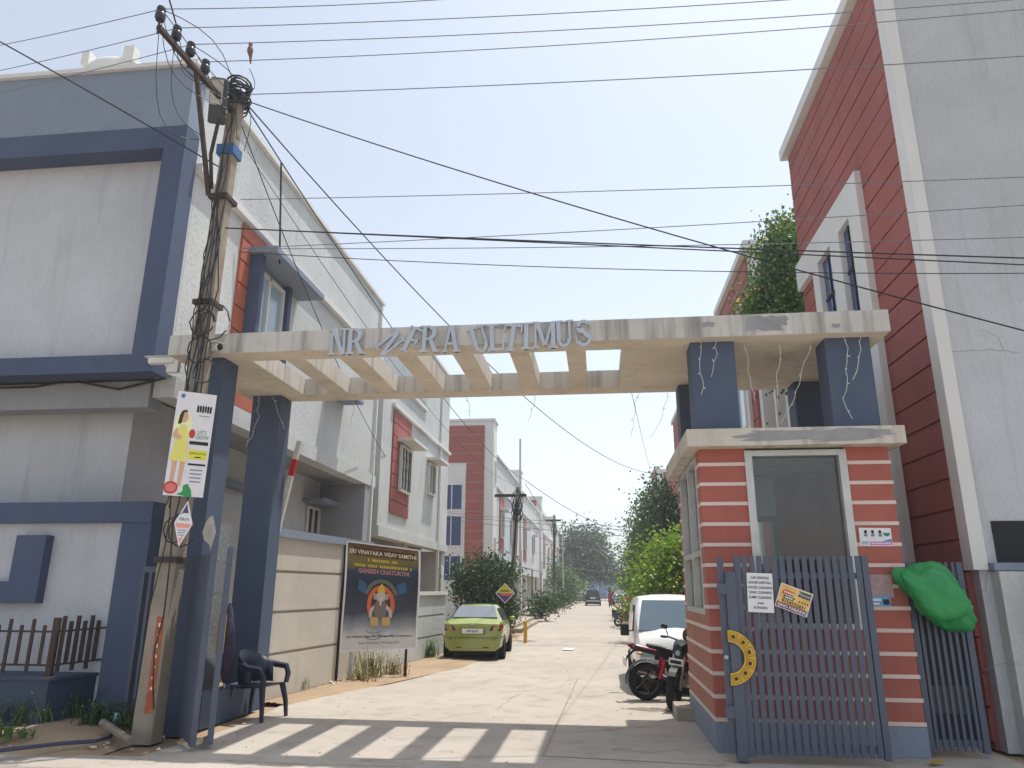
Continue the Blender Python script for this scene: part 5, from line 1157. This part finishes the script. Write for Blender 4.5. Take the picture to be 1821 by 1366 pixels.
# ================================================================ plants
def leafmat(name, c, c2, tr=.25):
    if name in MATS: return MATS[name]
    m = bpy.data.materials.new(name); m.use_nodes = True; t = m.node_tree; b = t.nodes['Principled BSDF']; b.inputs['Roughness'].default_value = .55
    g_ = t.nodes.new('ShaderNodeNewGeometry'); n_ = t.nodes.new('ShaderNodeTexNoise'); n_.inputs['Scale'].default_value = 1.6; n_.inputs['Detail'].default_value = 5
    t.links.new(g_.outputs['Position'], n_.inputs['Vector'])
    rp = t.nodes.new('ShaderNodeMath'); rp.operation = 'MULTIPLY_ADD'; rp.inputs[1].default_value = .5; t.links.new(g_.outputs['Random Per Island'], rp.inputs[0])
    mr = t.nodes.new('ShaderNodeMapRange'); mr.inputs['From Min'].default_value = .3; mr.inputs['From Max'].default_value = .75; mr.inputs['To Max'].default_value = .6; t.links.new(n_.outputs['Fac'], mr.inputs['Value']); t.links.new(mr.outputs[0], rp.inputs[2])
    mx = t.nodes.new('ShaderNodeMix'); mx.data_type = 'RGBA'; mx.inputs['A'].default_value = (*c, 1); mx.inputs['B'].default_value = (*c2, 1); t.links.new(rp.outputs[0], mx.inputs['Factor'])
    t.links.new(mx.outputs['Result'], b.inputs['Base Color'])
    tl = t.nodes.new('ShaderNodeBsdfTranslucent'); t.links.new(mx.outputs['Result'], tl.inputs[0]); ms = t.nodes.new('ShaderNodeMixShader'); ms.inputs[0].default_value = tr
    t.links.new(b.outputs[0], ms.inputs[1]); t.links.new(tl.outputs[0], ms.inputs[2]); t.links.new(ms.outputs[0], t.nodes['Material Output'].inputs[0])
    MATS[name] = m; return m
LF_dark = leafmat('leaf_dark', S(38,62,36), S(84,112,62)); LF_mid = leafmat('leaf_mid', S(52,84,38), S(112,146,66)); LF_bright = leafmat('leaf_bright', S(84,122,36), S(156,186,70), .35); LF_dry = leafmat('leaf_dry', S(120,116,64), S(164,152,96)); LF_pink = leafmat('leaf_pink', S(196,110,100), S(226,160,140)); LF_flower = leafmat('petal_yellow', S(226,200,60), S(240,222,90)); LF_hazed = leafmat('leaf_hazed', S(58,78,56), S(104,122,88))  # big far tree's leaves: distance haze painted into the lighter greens
M_bark = pm('bark', S(104,86,68), .95, .2, 5, bump=.8, bs=30)
def leaves(blobs, n, size, seed, droop=0):
    rr = random.Random(seed); mb = MB(); V, Fc = mb.v, mb.f
    vol = [b[3]*b[4]*b[5] for b in blobs]; tot = sum(vol)
    for b, v in zip(blobs, vol):
        k_ = max(8, int(n*v/tot)); ncl = max(3, k_//26)
        for c_ in range(ncl):
            while True:
                d = Vector((rr.gauss(0,1), rr.gauss(0,1), rr.gauss(0,1)))
                if d.length > .1: break
            d.normalize(); rad = rr.random()**.35*rr.uniform(.75, 1.1)
            cc = Vector((b[0]+d.x*b[3]*rad, b[1]+d.y*b[4]*rad, b[2]+d.z*b[5]*rad)); cs = rr.uniform(.6, 1.5)*size*2.6
            for q in range(26):
                p = cc+Vector((rr.gauss(0,cs), rr.gauss(0,cs), rr.gauss(0,cs)*.8-droop*rr.random()))
                a = Vector((rr.gauss(0,1), rr.gauss(0,1), rr.gauss(0,.7))).normalized(); u = Vector((rr.gauss(0,1), rr.gauss(0,1), rr.gauss(.3,1)))
                s_ = a.cross(u)
                if s_.length < .01: continue
                s_.normalize(); l = size*rr.uniform(.7, 1.4); h = l*.45; i = len(V)
                V.extend((p, p+a*l*.5+s_*h, p+a*l, p+a*l*.5-s_*h)); Fc.append((i, i+1, i+2, i+3))
    return mb
def plant(name, label, cat, loc, blobs, n, size, mat, seed, trunk=None, group=None, flowers=None, droop=0):
    t = thing(name, label, cat, loc, group=group); x, y, z = loc
    B = [(x+b[0], y+b[1], z+b[2], *b[3:]) for b in blobs]
    cr_ = leaves(B, n, size, seed, droop).build('crown', mat, t)
    rr = random.Random(seed+1)
    if trunk:
        r0, h = trunk; mb = MB().tube([(x,y,z-.05),(x+.08*h*rr.uniform(-1,1),y,z+h*.5),(x,y,z+h)], [r0,r0*.8,r0*.6], 8)
        for b in B: mb.tube([(x,y,z+h*.8),Vector((x,y,z+h)).lerp(Vector(b[:3]),.5)+Vector((rr.uniform(-.1,.1),0,.1)),b[:3],Vector(b[:3])+Vector((rr.uniform(-.5,.5)*b[3],rr.uniform(-.5,.5)*b[4],b[5]*.8))], [r0*.55,r0*.4,r0*.25,r0*.08], 6)
        mb.build('trunk', M_bark, t, smooth=True)
    if flowers:
        fm, nf, fs = flowers; leaves(B, nf, fs, seed+9).build('flowers', fm, t)['kind'] = 'stuff'
    return t
# leafy tree beside the green car
tc = at(868, 1128, Z=0)
plant('leafy_tree', 'dark leafy tree growing behind the green car round the street pole', 'tree', (-4.7, 30.5, 0),
      [(-.6,0,1.9,1.2,1.1,.9),(.5,.1,1.5,1.0,1.0,.8),(1.0,-.2,2.4,.9,.9,.8),(-.1,.2,2.8,1.0,.9,.7),(-1.5,.1,2.5,.8,.8,.6),(1.6,0,1.1,.7,.7,.7),(-.4,-.3,1.0,1.1,.9,.6),(1.9,0,2.6,.5,.5,.4),(.9,.2,.6,.8,.7,.5)], 13000, .13, LF_dark, 21, (.1, 1.5)).scale = (.64, .75, .9)
# creeper on the balcony end of the red tower, above the gate beam
plant('balcony_creeper', 'bushy green creeper with yellow flowers spilling above the right end of the gate', 'creeper', (4.62, 17.2, 7.2),
      [(.15,0,2.6,.65,.9,.8),(.0,0,1.5,.85,.9,.9),(-.35,0,.5,.95,.9,.8),(.4,.2,3.3,.4,.6,.5),(-.2,.0,1.0,.9,.9,.8),(.2,0,-.3,.6,.6,.6)], 26000, .095, LF_mid, 31, None, flowers=(LF_flower, 110, .08)).scale = (.84, .9, 1)
plant('balcony_creeper', 'small green creeper hanging behind the gate between the blue posts', 'creeper', (4.3, 15.4, 4.6), [(0,0,0,.45,.5,.6),(.1,.2,-.6,.35,.4,.5)], 1100, .085, LF_dark, 33)
# flowering tecoma beside the van
plant('flowering_tree', 'bright green tree with yellow flowers behind the white van', 'tree', (2.75, 27.5, 0),
      [(0,0,2.7,1.3,1.2,1.0),(-.8,0,2.2,.9,.9,.9),(.7,0,3.2,1.0,1.0,.8),(.1,-.3,1.7,1.3,1.1,.9),(-.9,-.2,1.3,.8,.8,.7),(.9,0,1.2,1.0,.9,.9),(1.2,0,2.3,.9,.9,.9)], 10000, .13, LF_bright, 41, (.09, 1.3), flowers=(LF_flower, 110, .1))
# pink flowering shrub, side shrubs
plant('flowering_shrub', 'pink blossomed shrub beside the scooter on the right of the street', 'shrub', (2.0, 37, 0), [(0,0,1.0,.8,.8,.8),(.6,.2,1.3,.7,.7,.7),(-.3,0,.5,.6,.6,.5)], 2600, .13, LF_mid, 51, (.05,.5), flowers=(LF_pink, 1000, .11))
# tall creepers covering the right-hand houses
for i, (px, Y, zt, wd, lab) in enumerate(((1186,41,8.2,.8,'tall dark creeper covering the house front just right of the far street'), (1160,47,8.0,.95,'high creeper draped beside the white wall on the right of the street'), (1142,56,6.8,1.1,'broad creeper mass left of the draped white wall'), (1122,108,8.0,1.9,'farthest creeper clump at the right edge of the street'))):
    c = at(px, 1048, Y=Y); n_ = int(zt/1.1)
    plant('wall_creeper', lab, 'creeper', (c.x, Y, 0), [(random.uniform(-.3,.3),random.uniform(-.4,.4),.8+k*1.05,wd*(1.05-.5*k/n_)*random.uniform(.8,1.15),1.3,.85) for k in range(n_)], 9000, .15, LF_dark if i % 2 == 0 else LF_mid, 60+i, (.08, zt*.7), group='creepers on the right-hand houses', droop=.3)
# big far tree and bushes at the end of the street
plant('big_far_tree', 'large round grey green tree closing the end of the street', 'tree', (-2.6, 128, 0), [(0,0,8.2,4.3,3.5,3.2),(-3.2,0,6.6,3.0,3,2.6),(3.0,0,6.2,3.0,3,2.6),(1.2,0,10,3.0,3,2.0),(-1.4,0,10.2,2.6,3,1.9),(0,0,4.8,5,3,2.0),(4.8,0,4.4,2.2,2,1.7),(6.0,0,3.2,2.2,2,1.6)], 9000, .42, LF_hazed, 71, (.4, 5))
plant('far_tree', 'lower green tree in front of the big far tree on the left', 'tree', (-4.6, 96, 0), [(0,0,2.6,1.6,1.6,1.5),(1.3,0,1.9,1.3,1.4,1.2),(-.9,0,3.8,1.2,1.2,1.2)], 2600, .24, LF_mid, 73, (.12, 1.6))
for i, (px, Y, h, lab) in enumerate(((962,44,1.1,'thin leafy shrub on the left kerb beyond the awning'), (985,58,1.3,'leafy shrub beside the far left steps'), (1004,72,1.2,'small shrub at the foot of the tangled far pole'))):
    c = at(px, 1048, Y=Y); plant('kerb_shrub', lab, 'shrub', (c.x, Y, .15), [(0,0,h*.6,h*.45,h*.45,h*.45),(.3,0,h*.95,h*.3,h*.3,h*.35),(-.3,.1,h*.35,h*.35,h*.35,h*.3)], 1300, .14, LF_dark, 80+i, (.03, h*.5), group='shrubs along the left kerb')
tub = bx('flower_tub', M_gold, None, -3.9, -3.5, 61.4, 61.9, 0, .55); tag(tub, 'small yellow plant tub on the left kerb far down the street', 'tub')
yb_ = bx('marker_post', flat('post_yellow', S(206,160,50), .6), None, -2.68, -2.56, 26.5, 26.62, 0, .72); tag(yb_, 'short yellow marker post beside the green car', 'bollard')
yb_ = bx('marker_post', flat('post_yellow', S(206,160,50), .6), None, .86, .96, 20.2, 20.3, 0, .75); tag(yb_, 'short yellow marker post beside the white van', 'bollard')
# weeds
def weed(i, px, py, h, n_, mat, label, spread=.2, z=0):
    c = at(px, py, Z=z); rr = random.Random(200+i); mb = MB(); V, Fc = mb.v, mb.f
    for k in range(n_):
        a = rr.uniform(0, 6.28); r_ = rr.random()*spread; p = c+Vector((r_*math.cos(a)*1.6, r_*math.sin(a), 0)); hh = h*rr.uniform(.4, 1); ln = Vector((rr.gauss(0,.25), rr.gauss(0,.25), 1))*hh
        s_ = Vector((math.cos(a+1), math.sin(a+1), 0))*.012; j = len(V); V.extend((p-s_, p+s_, p+ln*.6+s_*.7, p+ln)); Fc.append((j, j+1, j+2, j+3))
        for q in range(4):
            f_ = rr.uniform(.3, 1); pp = p+ln*f_; d = Vector((rr.gauss(0,1), rr.gauss(0,1), rr.gauss(.2,.5))).normalized()*rr.uniform(.03,.07); s2 = d.cross(Vector((0,0,1))).normalized()*.018; j = len(V)
            V.extend((pp, pp+d*.5+s2, pp+d, pp+d*.5-s2)); Fc.append((j, j+1, j+2, j+3))
    o = mb.build('weed', mat, origin=c); tag(o, label, 'weed', 'weeds along the walls')
WL = [(520,1225,.35,60,LF_mid,'green weed tuft at the wall foot just right of the chair'), (660,1205,.75,70,LF_dry,'tall dry weeds under the middle of the banner'), (625,1200,.6,50,LF_dry,'dry weeds left of the banner prop'), (700,1200,.5,60,LF_dry,'dry weeds by the right banner stake'), (762,1168,.55,90,LF_mid,'green weed clump by the wall left of the green car'), (640,1212,.3,40,LF_dry,'low dry weeds in front of the banner prop'),
      (15,1285,.35,60,LF_mid,'leafy weed at the lower left edge before the planter'), (70,1285,.4,50,LF_mid,'leafy weed before the planter corner'), (125,1278,.4,70,LF_dark,'dark weed against the shaded planter side'), (165,1290,.3,70,LF_dark,'weed patch between planter and blue pier'), (205,1290,.32,80,LF_dark,'weed patch at the foot of the blue pier'), (235,1300,.25,50,LF_dark,'weeds between the pier and the utility pole'), (10,1312,.15,60,LF_mid,'short grass tuft at the lower left corner')]
for i, a in enumerate(WL): weed(i, *a[:5], a[5], z=.02 if i < 6 else .1)
# rubble and litter along the wall
rr = random.Random(77); rb = MB()
M_rub = pm('rubble', S(196,182,164), .95, .2, 7)
for k in range(130):
    t_ = rr.random(); c = at(545+t_*190, 1222-t_*22, Z=0)+Vector((rr.gauss(0,.18), rr.gauss(0,.2), 0)); s_ = rr.uniform(.015, .06)
    rb.add([c+Vector((rr.uniform(-1,1)*s_*1.6, rr.uniform(-1,1)*s_, q*s_*rr.uniform(.4,1))) for q in (0,0,0,0,1,1)], [(0,1,4),(1,2,4),(2,5,4),(2,3,5),(3,0,5),(0,4,5)])
for k in range(90):
    c = Vector((rr.uniform(-8.5,-5), rr.uniform(8.25,9.3), .04)); s_ = rr.uniform(.01, .035)
    rb.add([c+Vector((rr.uniform(-1,1)*s_*1.6, rr.uniform(-1,1)*s_, q*s_*rr.uniform(.4,1))) for q in (0,0,0,0,1,1)], [(0,1,4),(1,2,4),(2,5,4),(2,3,5),(3,0,5),(0,4,5)])
for k in range(260):
    c = Vector((rr.uniform(-4.6,1.2), rr.uniform(8,22), 0)) if k % 3 else Vector((rr.choice((-4.6,1.0))+rr.gauss(0,.25), rr.uniform(8.5,20), 0)); s_ = rr.uniform(.004, .016)
    rb.add([c+Vector((rr.uniform(-1,1)*s_*1.6, rr.uniform(-1,1)*s_, q*s_*rr.uniform(.4,1))) for q in (0,0,0,0,1,1)], [(0,1,4),(1,2,4),(2,5,4),(2,3,5),(3,0,5),(0,4,5)])
tag(rb.build('rubble', M_rub), 'pale rubble and litter strewn along the wall foot', 'rubble', kind='stuff')
lt = MB().add([at(1003,1152,Z=.02), at(1022,1153,Z=.05), at(1018,1156,Z=.02), at(1000,1155,Z=.03)], [(0,1,2,3)]).build('litter_paper', M_paper); tag(lt, 'scrap of white paper lying on the road', 'litter')
lt = MB().add([at(1655,1352,Z=.03), at(1680,1350,Z=.06), at(1676,1357,Z=.03), at(1650,1357,Z=.04)], [(0,1,2,3)]).build('litter_leaf', M_gold); tag(lt, 'yellow scrap lying before the narrow barred gate', 'litter')

# yellow and violet diamond sign hung on the tree
d2 = thing('diamond_sign', 'yellow and violet diamond advertisement hung before the leafy tree', 'sign', at(898, 1055, Y=27.6), local=True)
q = .36
MB().prism([(0,q*1.0),(q,0),(0,-q),(-q,0)], 0, .02, 'y').build('sheet', M_paper, d2)
flatpoly([(0,q*.9),(q*.88,.02),(-q*.88,.02)], -.004).build('print', flat('print_lime', S(206,200,70), .6), d2); flatpoly([(0,-q*.9),(q*.88,0),(-q*.88,0)][::-1], -.004).build('print', flat('print_indigo', S(80,70,140), .6), d2)
flatpoly([(-q*.45,0),(q*.8,0),(q*.6,-.09),(-q*.45,-.09)], -.006).build('print', flat('print_orangered', S(220,110,70), .6), d2)
for k in range(5): flatpoly(rc(-.16+k*.065,-.115+k*.065,.05,.11), -.006).build('print', M_maroon, d2)

# building closing the street, blue gate
eb = thing('end_building', 'pale low building with a blue gate closing the far end of the street', 'building', (0, 150, 0))
bx('wall', M_grey, eb, -14, 16, 150, 156, 0, 5.5); bx('blue_gate', flat('gate_skyblue', S(110,150,190), .5), eb, -2.2, 3.2, 149.8, 149.98, 0, 6.6); bx('coping', M_white, eb, -14.2, 16.2, 149.7, 156.2, 5.5, 5.7)
for k in range(4): bx('gate_bar', M_white, eb, -2.2+k*1.75, -2.05+k*1.75, 149.7, 149.79, 0, 6.6)

# ================================================================ hazy air
hz = MB().box(-402, 402, -62, 702, -1.03, 16).build('haze', M_dirt); hz.data.materials.clear()
m = bpy.data.materials.new('haze'); m.use_nodes = True; t = m.node_tree; t.nodes.remove(t.nodes['Principled BSDF'])
pv = t.nodes.new('ShaderNodeVolumePrincipled'); pv.inputs['Color'].default_value = (.93, .96, 1, 1); pv.inputs['Density'].default_value = .0014; pv.inputs['Anisotropy'].default_value = .3
t.links.new(pv.outputs[0], t.nodes['Material Output'].inputs['Volume']); hz.data.materials.append(m); tag(hz, kind='stuff')
